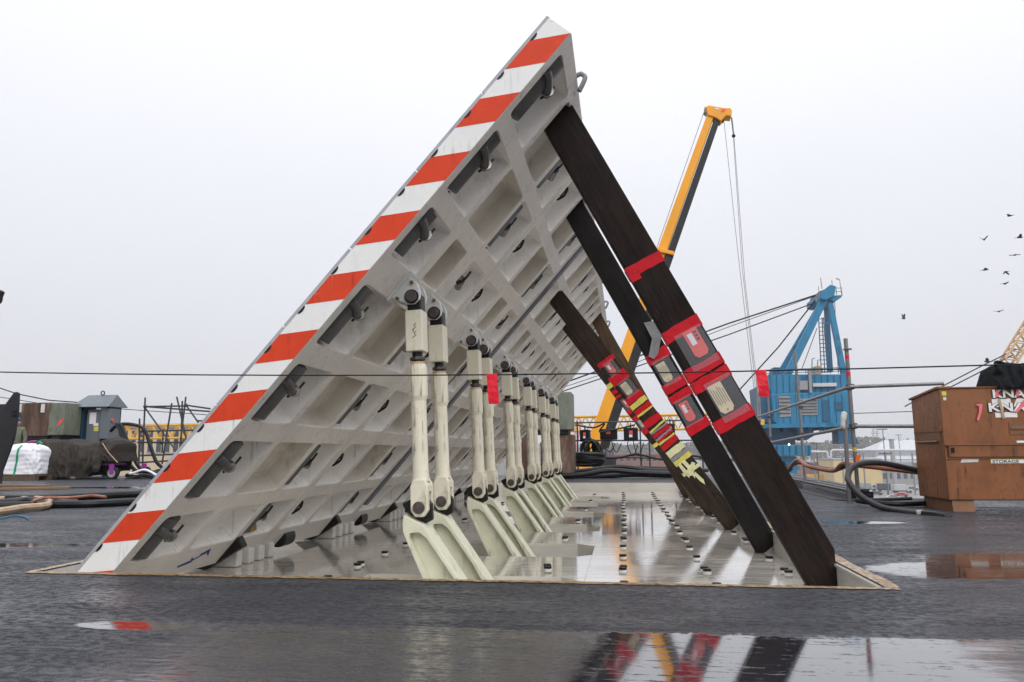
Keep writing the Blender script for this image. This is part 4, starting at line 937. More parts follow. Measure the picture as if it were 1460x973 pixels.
rf.add([(rx0, -.25, e0), (rx1, -.25, e0), (rx1 - .06, .2, e1), (rx0 + .25, .2, e1), (rx0, .65, e0), (rx1, .65, e0)], [(0, 1, 2, 3), (4, 3, 2, 5), (1, 5, 2), (0, 3, 4), (0, 4, 5, 1)])
rf.build('roof', 'kiosk_blue', ks)
for i in range(1): MB().tube([(.05 + .06 * math.cos(a), .2, e1 + .06 + .06 * math.sin(a)) for a in [rad(30 * j) for j in range(13)]], .018, 6).build('lifting_ring', 'kiosk_dark', ks)
# cables out of the cabinet
for i, (pts, lb_) in enumerate((([(160, 612), (172, 606), (180, 625), (190, 652), (200, 668), (212, 676)], 'black cable drooping from the power cabinet onto the deck'), ([(165, 606), (185, 605), (205, 612), (214, 635), (224, 660), (240, 672)], 'black cable looping through the scaffold beside the power cabinet'), ([(158, 615), (168, 608), (176, 630), (184, 660), (196, 674)], 'shorter black cable beside the drooping one at the power cabinet'))):
    hose('power_cable', [at(u, v, 19.8 - .1 * j) for j, (u, v) in enumerate(pts)], .05, 'hose_black', lb_, 'cable')
# bulk bag on pallet
BY = 17.2
c0 = at(36, 684, BY + .6)
pal = empty('pallet', (c0.x, BY + .6, 0), 0, 'dark wooden pallet under the white bulk bag', 'pallet')
for i in range(6): MB().box(-.66 + i * .24, -.66 + i * .24 + .17, -.5, .5, .105, .13).build('board', 'pallet_wood', pal)
for y in (-.5, -.06, .38): MB().box(-.66, .73, y, y + .12, .0, .104).build('bearer', 'pallet_wood', pal)
bg = MB(); NU, NV = 64, 28; bb = empty('bulk_bag', (c0.x - .02, BY + .6, .13), 0, 'white woven bulk bag with a green strap standing on a pallet', 'bulk bag')
def bagpt(u, v, off=0):
    a = 2 * math.pi * u; sq = lambda t: math.copysign(abs(t) ** .42, t)
    rx = (.60 - .13 * max(0, v - .45) ** 1.2 * 1.5) * (1 + .03 * math.sin(3 * a + 9 * v)); ry = rx * .62
    z = .92 * v + .022 * math.sin(9 * a + 3 * v) * v
    k_ = 1.0 if v < .8 else math.sqrt(max(0.0, 1 - ((v - .8) / .2) ** 2)) * .85 + .15 * (1 - (v - .8) / .2)
    nb_ = 1 - abs(mnoise.noise(Vector((math.cos(a) * 3.4, math.sin(a) * 3.4, v * 3.2)))) * 2
    wr = -.030 * max(0, nb_) ** 2 + .004 * math.sin(v * 44 + 2.2 * math.sin(a * 2) + a) + .006 * math.sin(v * 13 - 3 * a)
    return ((rx * k_ + off) * sq(math.cos(a)) * 1.0 + wr * math.cos(a), (ry * k_ + off) * sq(math.sin(a)) + wr * math.sin(a), z * .9)
for j in range(NV + 1):
    for i in range(NU): bg.v.append(bagpt(i / NU, j / NV))
bg.f = [(j * NU + i, j * NU + (i + 1) % NU, (j + 1) * NU + (i + 1) % NU, (j + 1) * NU + i) for j in range(NV) for i in range(NU)] + [tuple(reversed(range(NU))), tuple(range(NV * NU, NV * NU + NU))]
o = bg.build('sack', 'bag_white', bb, smooth=True); o.modifiers.new('sub', 'SUBSURF').levels = 1
st = [bagpt(.75, v, .012) for v in [i / 10 for i in range(10)]]
MB().tube([(.0 + .07 * i / 10, y + .012, z) for i, (x, y, z) in enumerate(st)], .03, 6).build('strap', 'strap_green', bb)
for sx in (-.42, .46): MB().tube([(sx, -.2, .80), (sx + .06, -.2, .86), (sx + .14, -.2, .80)], .03, 6).build('lifting_loop', 'strap_green', bb)
# tarpaulin covered cart
cart = empty('hand_cart', (at(110, 684, 18.6).x, 18.6, 0), 0, 'purple framed hand cart mostly hidden under the dark tarpaulin', 'hand cart')
cx = cart.location.x
for sx in (-1.15, 1.0):
    for sy in (-.45, .45):
        wx = at(160, 684, 18.15).x - cx if sx > 0 else sx
        wx = wx if sy < 0 else wx + .32
        wh = MB().tube([(wx, sy - .05, .16), (wx, sy + .05, .16)], .16, 18).build('wheel', 'tyre', cart, smooth=True)
        MB().tube([(wx, sy - .056, .16), (wx, sy + .056, .16)], .11, 14).build('rim', 'wheel_grey', wh)
        MB().tube([(wx, sy - .062, .16), (wx, sy + .062, .16)], .035, 8).build('hub', 'purple', wh)
        MB().prism([(wx - .05, .14), (wx + .06, .14), (wx + .08, .40), (wx - .07, .40)], XZ, sy - .075, sy - .060).build('fork', 'purple', cart)
MB().box(-1.1, 1.1, -.42, .5, .36, .42).build('bed', 'purple', cart, bevel=.02)
p0, p1 = at(42, 642, 18.4), at(55, 632, 18.4)
MB().tube(smoothcurve([(p0.x - cx + .15, -.3, p0.z - .15), (p0.x - cx, -.3, p0.z), (p0.x - cx + .03, -.3, p1.z + .02), (p1.x - cx + .2, -.3, p1.z + .03)], 5), .035, 8).build('handle', 'purple', cart, smooth=True)
MB().box(-1.0, 1.0, -.35, .42, .425, .85).build('load', 'crane_black', cart)
tp = empty('tarpaulin', (cx, 18.6, 0), 0, 'dark brown tarpaulin draped and tied over the cart', 'tarpaulin')
tb = MB(); NU, NV = 110, 54
xl, xr = at(62, 660, 18.6).x - cx, at(178, 660, 18.6).x - cx
topz = [(0, 1.02), (.12, 1.10), (.5, 1.04), (.72, .98), (.88, 1.10), (.97, 1.0), (1, .92)]
def lerp(tab, t):
    for (a, x), (b2, y) in zip(tab, tab[1:]):
        if t <= b2: return x + (y - x) * (t - a) / (b2 - a)
    return tab[-1][1]
for i in range(NU + 1):
    for j in range(NV + 1):
        u, v = i / NU, j / NV           # v 0 front hem .. 1 back hem
        zt = lerp(topz, u); hem = .02 + .06 * abs(math.sin(u * 9)) + (.30 if u > .9 else 0) + (.12 if u > .78 else 0)
        nz = mnoise.noise(Vector((u * 9, v * 5, 1.3))); nr = 1 - abs(mnoise.noise(Vector((u * 15 + v * 4, v * 7 - u * 3, 7.1)))) * 2; nq = 1 - abs(mnoise.noise(Vector((u * 26 - v * 9, v * 11, 3.1)))) * 2
        fold = .07 * nz - .055 * max(0, nr) ** 2 - .03 * max(0, nq) ** 2 + .03 * math.sin(u * 34 + 2 * math.sin(v * 7)) + .035 * math.sin(u * 61 + 3) + .03 * math.sin(u * 12 + v * 9)
        sag = math.sin(u * 14 + v * 3) * .02 + .05 * nz + .03 * max(0, nr) ** 2
        if v < .42: t = v / .42; y = -.62 + .14 * t + fold * (1 - t * .6) - .1 * math.sin(t * 3.1); z = hem + (zt - .06 - hem) * t
        elif v < .58: t = (v - .42) / .16; y = -.48 + .96 * t; z = zt - .06 * (1 - math.sin(t * math.pi)) + sag
        else: t = (v - .58) / .42; y = .48 + .14 * t; z = zt - .06 + (hem - zt + .06) * t
        endw = .12 * (1 - z / max(zt, .1)) * (1 if u < .5 else -.1)
        x = xl + (xr - xl) * u - endw * (1 - 2 * u) + .03 * math.sin(z * 9 + u * 5)
        tb.v.append((x, y, z))
tb.f = [(i * (NV + 1) + j, (i + 1) * (NV + 1) + j, (i + 1) * (NV + 1) + j + 1, i * (NV + 1) + j + 1) for i in range(NU) for j in range(NV)]
base_n = len(tb.v)
for side in (0, NU):                     # closed ends
    ids = [side * (NV + 1) + j for j in range(NV + 1)]; tb.f.append(tuple(ids))
o = tb.build('cloth', 'tarp', tp, smooth=True); o.modifiers.new('sub', 'SUBSURF').levels = 1
p, q, r_ = at(146, 632, 18.0), at(155, 646, 17.95), at(168, 660, 17.9)
MB().tube([(v.x - cx, v.y - 18.6, v.z) for v in (p, q, r_)], .012, 5).build('cord', 'hose_tan', tp)
# planks and cables lying on the left deck
for (u0, v0, u1, v1, wd, lb_) in ((-20, 700, 100, 697.5, .20, 'brown wooden plank lying on the deck below the pallet'), (-20, 694, 70, 695, .16, 'dark thin plank lying on the deck, nearest the pallet')):
    a = at(u0, v0, CAM_H); 
    def onz(u, v):
        q = fw + rt * ((u - 730) / 1052.7) - upv * ((v - 486.5) / 1052.7); k_ = -CAM_H / q.z; return Vector((q.x * k_, q.y * k_, 0))
    A, B = onz(u0, v0), onz(u1, v1); dd = (B - A).normalized(); nn = Vector((-dd.y, dd.x, 0)) * wd / 2
    tag(MB().obox((A + B) / 2 + Vector((0, 0, .024)), (B - A) / 2, nn, (0, 0, .022)).build('plank', 'plank_wood', None, bevel=.004), lb_, 'plank')
def floorline(uv, z): return [onz(u, v) + Vector((0, 0, z)) for u, v in uv]
hose('deck_cable', floorline([(-60, 728), (60, 725), (130, 724), (200, 720), (260, 716), (330, 712)], .045), .045, 'hose_black', 'thick black cable on the left deck, nearest the camera', 'cable', 'cables on the left deck')
hose('deck_cable', floorline([(-60, 715), (50, 716), (120, 713), (200, 709), (300, 706)], .05), .05, 'hose_black', 'thick black cable farther back on the left deck', 'cable', 'cables on the left deck')
hose('deck_cable', floorline([(-60, 722), (0, 722), (40, 718), (90, 722), (110, 722)], .05), .04, 'hose_grey', 'grey cable between the two thick black ones on the left deck', 'cable', 'cables on the left deck')
hose('deck_cable', [v + Vector((0, 0, .10)) for v in floorline([(45, 727), (60, 722), (100, 721), (130, 718), (150, 720)], 0)], .018, 'hose_orange', 'thin reddish cable lying over the black ones on the left deck', 'cable', 'cables on the left deck')
hose('deck_cable', floorline([(-60, 741), (0, 736), (30, 731), (60, 728), (70, 724), (66, 719), (50, 717)], .05), .042, 'hose_tan', 'tan taped cable bundle curling back at the left edge', 'cable', 'cables on the left deck')
hose('deck_cable', floorline([(-60, 712), (0, 716), (20, 715), (45, 718)], .05), .035, 'hose_tan', 'short tan cable end at the left edge', 'cable', 'cables on the left deck')
hose('deck_cable', floorline([(-40, 745), (0, 741), (20, 737), (36, 739), (40, 742)], .012), .008, 'crane_blue', 'thin bright blue cord on the left deck', 'cable', 'cables on the left deck')
for i, (u0, v0, u1, v1, m) in enumerate(((180, 678, 260, 672, 'hose_black'), (178, 682, 250, 682, 'hose_grey'), (190, 675, 300, 678, 'hose_black'), (200, 684, 300, 680, 'hose_black'), (185, 672, 235, 676, 'bag_white'))):
    pts = [at(u0 + (u1 - u0) * t, v0 + (v1 - v0) * t + 3.5 * math.sin(t * 7 + i * 2), 18.6 - .1 * i) for t in [j / 7 for j in range(8)]]
    hose('heaped_hose', pts, .055 if m != 'bag_white' else .03, m, ['black hose on top of the heap beside the cart wheel', 'grey hose in the heap beside the cart wheel', 'long black hose at the back of the heap by the scaffold', 'lowest black hose of the heap by the scaffold', 'thin white hose tangled in the heap by the scaffold'][i], 'hose', 'hoses heaped by the scaffold')
# left scaffold frame
sf = empty('scaffold_tower', (at(250, 660, 20.8).x, 20.8, 0), 0, 'dark tubular scaffold frame with diagonal braces behind the striped panel', 'scaffold')
cx = sf.location.x
def sft(u0, v0, u1, v1, y0=20.8, y1=None, r=.026):
    a, b2 = at(u0, v0, y0), at(u1, v1, y1 or y0); MB().tube([(a.x - cx, a.y - 20.8, a.z), (b2.x - cx, b2.y - 20.8, b2.z)], r, 8).build('tube', 'scaffold_dark', sf, smooth=True)
for q in ((207, 567, 203, 668), (199, 597, 198, 662), (265, 566, 256, 640), (260, 572, 258, 640), (252, 566, 266, 628), (245, 575, 231, 662)): sft(*q)
for q in ((207, 580, 265, 579), (207, 580, 300, 587), (265, 578, 300, 583), (207, 582, 250, 642), (266, 579, 283, 603), (196, 631, 262, 631), (200, 650, 250, 648), (204, 615, 300, 613), (196, 660, 245, 657), (280, 600, 300, 601), (233, 612, 231, 646)): sft(*q)
for (u, v) in ((207, 580), (265, 578), (203, 615), (231, 631)):
    a = at(u, v, 20.8); MB().sphere((a.x - cx, 0, a.z), .06, 8, 5).build('clamp', 'dark_steel', sf)
# person in camouflage behind the loader arm
def person(loc, h, label):
    root = empty('person', loc, rad(20), label, 'person')
    J = {'hip': (0, 0, .52), 'waist': (0, 0, .60), 'chest': (0, 0, .73), 'neck': (0, 0, .825), 'head': (0, -.01, .875), 'crown': (0, -.01, .965),
         'sl': (.105, 0, .80), 'el': (.145, .0, .64), 'wl': (.13, -.04, .50), 'hl': (.125, -.05, .445), 'sr': (-.105, 0, .80), 'er': (-.145, .0, .64), 'wr': (-.12, -.06, .51), 'hr': (-.11, -.08, .46),
         'pl': (.05, 0, .50), 'kl': (.058, -.01, .28), 'al': (.06, .01, .05), 'tl': (.065, -.075, .02), 'pr': (-.05, 0, .50), 'kr': (-.058, -.01, .28), 'ar': (-.06, .01, .05), 'tr': (-.065, -.075, .02)}
    Rr = {'hip': .075, 'waist': .072, 'chest': .085, 'neck': .034, 'head': .046, 'crown': .032, 'sl': .042, 'el': .032, 'wl': .022, 'hl': .02, 'pl': .058, 'kl': .042, 'al': .03, 'tl': .026}
    E_ = [('hip', 'waist'), ('waist', 'chest'), ('chest', 'neck'), ('neck', 'head'), ('head', 'crown'), ('chest', 'sl'), ('sl', 'el'), ('el', 'wl'), ('wl', 'hl'), ('chest', 'sr'), ('sr', 'er'), ('er', 'wr'), ('wr', 'hr'), ('hip', 'pl'), ('pl', 'kl'), ('kl', 'al'), ('al', 'tl'), ('hip', 'pr'), ('pr', 'kr'), ('kr', 'ar'), ('ar', 'tr')]
    ks_ = list(J); me = bpy.data.meshes.new('body'); me.from_pydata([tuple(c * h for c in J[k_]) for k_ in ks_], [(ks_.index(a), ks_.index(c)) for a, c in E_], [])
    me.materials.append(M['camo']); o = bpy.data.objects.new('body', me); COL.objects.link(o); o.parent = root
    sk = o.modifiers.new('skin', 'SKIN'); sk.use_smooth_shade = True
    for i, k_ in enumerate(ks_):
        rr = Rr.get(k_, Rr.get(k_[0] + 'l', .04)) * h; me.skin_vertices[0].data[i].radius = (rr * (1.25 if k_ in ('hip', 'waist', 'chest') else 1), rr)
    me.skin_vertices[0].data[0].use_root = True
    o.modifiers.new('sub', 'SUBSURF').levels = 2
    MB().sphere((0, -.012 * h, .905 * h), .062 * h, 14, 10, (.82, 1, 1.12)).build('face', 'skin', root, smooth=True)
    MB().sphere((0, -.076 * h, .90 * h), .012 * h, 6, 5).build('nose', 'skin', root)
    for s_ in (-1, 1):
        MB().sphere((s_ * .022 * h, -.066 * h, .915 * h), .006 * h, 6, 4).build('eye', 'ink', root)
        MB().sphere((s_ * .052 * h, -.01 * h, .90 * h), .014 * h, 6, 5, (.5, 1, 1.4)).build('ear', 'skin', root)
        hx = J['hl' if s_ > 0 else 'hr']
        for f_ in range(4): MB().tube([tuple(c * h for c in (hx[0] + .0 * s_, hx[1] - .012 + .009 * f_, hx[2] - .005)), tuple(c * h for c in (hx[0], hx[1] - .016 + .009 * f_, hx[2] - .035 - .004 * (f_ in (1, 2)))), tuple(c * h for c in (hx[0] - .008 * s_, hx[1] - .018 + .009 * f_, hx[2] - .055 - .004 * (f_ in (1, 2))))], .0052 * h, 6).build('finger', 'skin', root, smooth=True)
        MB().tube([tuple(c * h for c in (hx[0] - .006 * s_, hx[1] - .016, hx[2] + .01)), tuple(c * h for c in (hx[0] - .012 * s_, hx[1] - .03, hx[2] - .02))], .006 * h, 6).build('thumb', 'skin', root, smooth=True)
    MB().sphere((0, -.008 * h, .945 * h), .066 * h, 14, 8, (.85, 1.02, .75)).build('hard_hat', 'cap_blue', root, smooth=True)
    return root
pp = at(21, 640, 18.6); person((pp.x, 18.6, 0), 1.72, 'person in camouflage clothing and blue cap, half hidden behind the black arm')
# hanging block at the top left
hb = at(-6, 425, 15.0)
pb = empty('pulley_block', tuple(hb), 0, 'black pulley block hanging from a cable at the left frame edge', 'pulley block')
MB().prism([(-.35, .10), (.10, .19), (.18, .14), (.14, .02), (.10, -.12), (.02, -.14), (-.35, -.10)], XZ, -.06, .06).build('cheek', 'crane_black', pb, bevel=.01)
MB().tube([(-.02, -.09, -.02), (-.02, .09, -.02)], .13, 16).build('sheave', 'dark_steel', pb, smooth=True)
MB().tube([(.09, 0, -.05), (.03, 0, -.45), (-.5, 0, -3.5)], .018, 6).build('cable', 'wire', pb)
MB().tube([(-.3, 0, .08), (-1.0, 0, 4.0)], .02, 6).build('cable', 'wire', pb)

# --- far rail with black boxes, hoses at the far side of the pit
RY = 20.6
for (u0, v0, u1, v1, lb_) in ((700, 604, 1000, 596, 'upper dark rail that the black boxes hang on, behind the pit'), (800, 628.5, 1010, 628, 'middle dark rail under the black boxes, behind the pit'), (850, 652, 1080, 656, 'lowest dark rail behind the pit and the props')):
    rail('far_rail', [at(u0, v0 + (2 if v0 < 610 else 0), RY), at(u1, v1 + (3 if v0 < 610 else 0), RY)], .02, 'scaffold_dark', lb_, 'dark rails behind the pit', 'rail')
for u, lb_ in ((912.5, 'dark rail post right of the third black box'), (925, 'dark rail post just left of the fourth black box'), (960, 'dark rail post behind the taped props'), (1000, 'dark rail post between the second and third timber props'), (823, 'dark rail post beside the green mottled block')):
    a = at(u, 606, RY); rail('far_post', [(a.x, RY + .03, 0), (a.x, RY + .03, a.z + .1)], .022, 'scaffold_dark', lb_, 'posts of the far rail', 'rail post')
for i, (u0, v0, u1, v1) in enumerate(((826, 613, 841, 630), (855, 612, 880, 627), (889, 610, 910, 629), (949, 604, 963, 622))):
    a, c = at(u0, v0, RY - .2), at(u1, v1, RY - .2); cx_, w_, h_ = (a.x + c.x) / 2, (c.x - a.x) / 2, a.z - c.z
    bx = empty('junction_box', (cx_, RY - .2, c.z), rad(-10 + 5 * i), ['first black electrical box from the left hanging on the far rail', 'widest black electrical box, in front of the yellow crane boom', 'third black electrical box, with red and white stickers', 'fourth black electrical box, mostly hidden behind the taped prop'][i], 'electrical box', 'black electrical boxes on the far rail')
    MB().box(-w_, w_, 0, .16, 0, h_).build('case', 'box_black', bx, bevel=.02)
    MB().box(-w_ * .85, w_ * .85, -.02, 0, .02, h_ - .03).build('lid', 'box_black', bx, bevel=.01)
    MB().box(-w_ * .25, w_ * .25, -.024, -.02, h_ * .52, h_ * .78).build('red_sticker', 'tag_red', bx)
    if i in (0, 2): MB().box(-w_ * .25, w_ * .2, -.024, -.02, h_ * .28, h_ * .48).build('white_sticker', 'paper_white', bx)
    MB().tube([(0, .05, h_), (0, .05, h_ + .12)], .02, 6).build('hanger', 'scaffold_dark', bx)
    for s_ in (-.4, .35): MB().tube(smoothcurve([(w_ * s_, .08, 0), (w_ * s_ * 1.2, .06, -.15), (w_ * s_ + .12, .04, -.28 - .06 * i), (w_ * s_ + .26, .05, -.1)], 5), .014, 6).build('lead', 'hose_black', bx, smooth=True)
hp = []
for k_ in range(5):
    a = [at(834 + 25 * math.cos(t) + 2 * k_ % 3, 660 - 2.6 * k_ + (3.0 - .3 * k_) * math.sin(t), 19.4 + .35 * math.sin(t)) for t in [2 * math.pi * j / 16 for j in range(17)]]
    hose('coiled_hose', a, .055, 'hose_black', ['lowest', 'second lowest', 'middle', 'second highest', 'topmost'][k_] + ' loop of the thick black hose coil behind the last struts', 'hose', 'loops of the coiled hose', k=2)
for i, (pts, r_) in enumerate((([(780, 679), (830, 677), (870, 671), (910, 674), (960, 676)], .06), ([(790, 676), (845, 670), (885, 666), (930, 671), (985, 672)], .055), ([(800, 681), (850, 680), (900, 677), (950, 678), (990, 677)], .06), ([(860, 667), (900, 667), (940, 668), (1010, 671)], .045))):
    hose('laid_hose', [at(u, v, 18.0 + .3 * i) for u, v in pts], r_, 'hose_black', ['front black hose lying along the far edge of the pit', 'black hose humped over the others beyond the pit', 'lowest black hose beyond the pit, hugging the deck', 'rearmost thin black hose beyond the pit'][i], 'hose', 'hoses beyond the pit')
MB_ = MB()
dark = at(842, 650, 20.2)
rr = random.Random(3)
cl = [at(842 + (9 + rr.uniform(-3, 3)) * math.sin(t * 1.0) + 4 * math.sin(t * .23), 645 - (17 + rr.uniform(-3, 2)) * math.cos(t * 1.0), 20.1 + .01 * t) for t in [2 * math.pi * 6 * j / 60 for j in range(61)]]
hose('hung_cable', cl, .035, 'hose_black', 'bunched black cable hung on the far rail in front of the yellow boom', 'cable', k=3)
hose('rail_cable', [at(u, v, 20.4) for u, v in ((845, 652), (880, 653), (905, 648), (920, 650), (945, 655), (985, 650), (1010, 655))], .03, 'hose_black', 'black cable slung along the lowest far rail', 'cable')
hose('rail_cable', [at(u, v, 20.3) for u, v in ((820, 606), (846, 610), (862, 604), (855, 616), (880, 612), (905, 606))], .022, 'hose_black', 'tangled black cable on the upper far rail over the boxes', 'cable')

# --- cranes
def lattice(root, A, B, wd, bays, r, m, up=Vector((0, 0, 1)), dep=None):
    """four-chord lattice boom, each chord and brace a part"""
    A, B = Vector(A), Vector(B); d_ = (B - A).normalized(); s_ = d_.cross(up).normalized() * (dep or wd) / 2; u_ = s_.cross(d_).normalized() * wd / 2
    c4 = [s_ + u_, s_ - u_, -s_ - u_, -s_ + u_]
    for c in c4: MB().tube([A + c, B + c], r, 6).build('chord', m, root)
    for f_ in range(4):
        br = MB(); c, e_ = c4[f_], c4[(f_ + 1) % 4]
        for i in range(bays):
            a, z = A + (B - A) * i / bays, A + (B - A) * (i + .5) / bays; n_ = A + (B - A) * (i + 1) / bays
            br.tube([a + c, z + e_], r * .6, 5); br.tube([z + e_, n_ + c], r * .6, 5)
        o = br.build('lacing', m, root); o['kind'] = 'stuff'
yl = empty('lattice_boom', (0, 0, 0), 0, 'long horizontal yellow lattice crane boom far behind the deck', 'crane boom')
lattice(yl, at(150, 617.5, 60), at(1035, 601, 60), 1.12, 44, .085, 'lattice_yellow')
yc = empty('telescopic_crane_boom', (0, 0, 0), 0, 'tall yellow and black telescopic crane boom rising behind the wooden props', 'crane boom')
CYD = 45.0
def quad_boom(u0, v0, u1, v1, w0, w1, mat, name, yo, dep):
    a, c = at(u0, v0, CYD), at(u1, v1, CYD); dd = (c - a).normalized(); nn = Vector((dd.z, 0, -dd.x))
    px_ = CYD / 1052.7 / .985
    b_ = MB(); vs = []
    for p_, w_ in ((a, w0 * px_), (c, w1 * px_)):
        for yy in (yo, yo + dep): vs += [p_ + Vector((0, yy, 0)), p_ + nn * w_ + Vector((0, yy, 0))]
    b_.add(vs, [(0, 1, 5, 4), (2, 6, 7, 3), (0, 4, 6, 2), (1, 3, 7, 5), (0, 2, 3, 1), (4, 5, 7, 6)])
    return b_.build(name, mat, yc, bevel=.06)
quad_boom(792, 760, 934, 360, 19, 14.5, 'crane_yellow', 'boom_base_section', 0, 1.0)
quad_boom(810, 760, 949, 362, 15, 11.5, 'crane_black', 'boom_base_side', .02, .96)
quad_boom(935, 362, 1008, 163, 13.5, 10.5, 'crane_yellow', 'boom_upper_section', .1, .8)
quad_boom(948.5, 367, 1019, 167, 10, 8.5, 'crane_black', 'boom_upper_side', .12, .76)
a = at(933, 356, CYD); c = at(961, 362, CYD); MB().obox((a + c) / 2 + Vector((0, .45, 0)), (c - a) / 2, (0, .6, 0), (0, 0, .12)).build('section_collar', 'crane_yellow', yc, bevel=.03)
hd = [(1006, 152), (1011, 150), (1034, 154), (1041, 153.5), (1044, 157), (1043, 166), (1035, 165), (1028, 173), (1021, 168), (1009, 164)]
MB().prism([tuple(at(u, v, CYD).xz) for u, v in hd], XZ, CYD + .0, CYD + .8).build('boom_head', 'crane_yellow', yc, bevel=.05)
MB().prism([tuple(at(u, v, CYD).xz) for u, v in ((1029, 156), (1035, 155), (1033, 159), (1028, 161))], XZ, CYD - .02, CYD - .002).build('warning_stripe', 'tag_red', yc)
MB().prism([tuple(at(u, v, CYD).xz) for u, v in ((1020, 154), (1025, 155), (1024, 157), (1019.5, 156))], XZ, CYD - .02, CYD - .002).build('head_plate', 'paper_white', yc)
MB().prism([tuple(at(u, v, CYD).xz) for u, v in ((1005, 151), (1008, 155), (1008, 161), (1004.5, 158))], XZ, CYD + .1, CYD + .6).build('sheave_guard', 'galv', yc)
MB().prism([tuple(at(u, v, CYD).xz) for u, v in ((1024, 165), (1034, 164), (1033, 170), (1025, 170))], XZ, CYD + .2, CYD + .6).build('sheaves', 'crane_black', yc)
for pts, r_ in (([(1004.5, 158), (930, 372), (885, 510)], .02), ([(1032, 170), (1052, 360), (1072, 530), (1085, 640)], .017), ([(1043, 168), (1046, 193)], .05), ([(1045.5, 195), (1058, 380), (1075, 530), (1083, 640)], .017), ([(1046.5, 195), (1062, 400), (1077, 530), (1086, 640)], .017)):
    MB().tube([at(u, v, CYD + .4) for u, v in pts], r_, 5).build('rope', 'galv', yc)
MB().sphere(at(1046, 194, CYD + .4), .12, 8, 6).build('rope_weight', 'crane_black', yc)

BYD = 100.0
bc = empty('blue_crane', (0, 0, 0), 0, 'big blue dock crane with A-frame mast and machinery house', 'crane')
def bquad(name, uv, y0, dep, mat, par=bc, bevel=.0): return MB().prism([tuple(at(u, v, y0).xz) for u, v in uv], XZ, y0, y0 + dep).build(name, mat, par, bevel=bevel)
bquad('machinery_house', ((1096, 534), (1208, 534), (1212, 562), (1100, 562)), BYD + .5, 9, 'crane_blue', bevel=.05)
hs = bquad('lower_house', ((1099, 562), (1213, 558), (1216, 605), (1109, 608), (1104, 600)), BYD, 9.5, 'crane_blue', bevel=.08)
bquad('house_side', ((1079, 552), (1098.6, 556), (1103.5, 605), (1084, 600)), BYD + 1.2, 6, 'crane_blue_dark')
for uv in (((1110, 565), (1126, 565), (1128, 594), (1112, 595)), ((1141, 569), (1165, 568), (1166, 592), (1143, 592)), ((1140, 543), (1152, 543), (1152, 556), (1140, 556))):
    vn = bquad('louvre_vent', uv, BYD - .12, .1, 'vent_grey', hs)
bquad('platform_floor', ((1070, 605), (1220, 603), (1220, 608), (1070, 611)), BYD - .8, 10, 'crane_blue')
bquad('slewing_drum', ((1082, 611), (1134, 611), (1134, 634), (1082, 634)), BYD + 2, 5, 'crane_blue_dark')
bquad('ring_platform', ((1076, 634), (1157, 635), (1157, 650), (1076, 651)), BYD + .5, 9, 'crane_blue', bevel=.1)
bquad('portal_column', ((1082, 651), (1136, 651), (1138, 720), (1138, 800), (1080, 800), (1082, 700)), BYD + 2, 5, 'crane_blue')
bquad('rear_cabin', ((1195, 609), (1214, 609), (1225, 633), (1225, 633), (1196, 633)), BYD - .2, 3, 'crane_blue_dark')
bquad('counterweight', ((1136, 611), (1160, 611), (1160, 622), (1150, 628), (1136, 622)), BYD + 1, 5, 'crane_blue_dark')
bquad('white_tank', ((1159, 546.5), (1193, 546), (1193, 551), (1159, 551.5)), BYD + .0, .6, 'roof_white')
for i in range(13): bquad('panel_seam', ((1098 + i * 9.1, 535), (1098.5 + i * 9.1, 535), (1099.4 + i * 9.2, 561), (1098.9 + i * 9.2, 561)), BYD + .38, .11, 'crane_blue_dark', hs)
for i in range(12): bquad('panel_seam', ((1106 + i * 9.4, 563), (1106.5 + i * 9.4, 563), (1109 + i * 9.4, 604), (1108.5 + i * 9.4, 604)), BYD - .07, .06, 'crane_blue_dark', hs)
for uv in (((1172, 571), (1181, 571), (1182, 601), (1173, 601)), ((1190, 573), (1200, 573), (1201, 585), (1191, 585))): bquad('house_door', uv, BYD - .12, .08, 'crane_blue_dark', hs)
for i in range(5):
    for uv, n_ in ((((1111, 568 + i * 5.2), (1126.6, 568 + i * 5.2), (1126.7, 569.2 + i * 5.2), (1111.1, 569.2 + i * 5.2)), 0), (((1142, 571 + i * 4.2), (1165, 570.6 + i * 4.2), (1165, 571.7 + i * 4.2), (1142, 572 + i * 4.2)), 1)): bquad('vent_slat', uv, BYD - .22, .09, 'scaffold_dark', hs)
bquad('stack_pipe', ((1153, 528), (1156.5, 528), (1158, 560), (1154.5, 560)), BYD - .3, .7, 'vent_grey')
bquad('vent_hood', ((1103, 524), (1112, 524), (1112, 533.5), (1103, 533.5)), BYD + 2, 3, 'crane_blue_dark'); bquad('vent_hood', ((1163, 522), (1171, 522), (1171, 533.5), (1163, 533.5)), BYD + 3, 3, 'tan_steel')
for i in range(6): bquad('under_frame', ((1098 + i * 18, 608.5), (1104 + i * 18, 608.5), (1104 + i * 18, 613 + (i % 2) * 3), (1098 + i * 18, 613 + (i % 2) * 3)), BYD + .5, 7, 'crane_blue_dark')
for i in range(9): bquad('ring_rib', ((1080 + i * 9.2, 635.5), (1081 + i * 9.2, 635.5), (1081 + i * 9.2, 649.5), (1080 + i * 9.2, 649.5)), BYD + .32, .2, 'crane_blue_dark')
bquad('hook_mast', ((1079, 540), (1082.5, 540), (1086, 612), (1082, 612)), BYD - 1.5, .5, 'vent_grey'); bquad('hook_box', ((1083, 598), (1090, 598), (1090, 606), (1083, 606)), BYD - 2, 1, 'lattice_yellow')
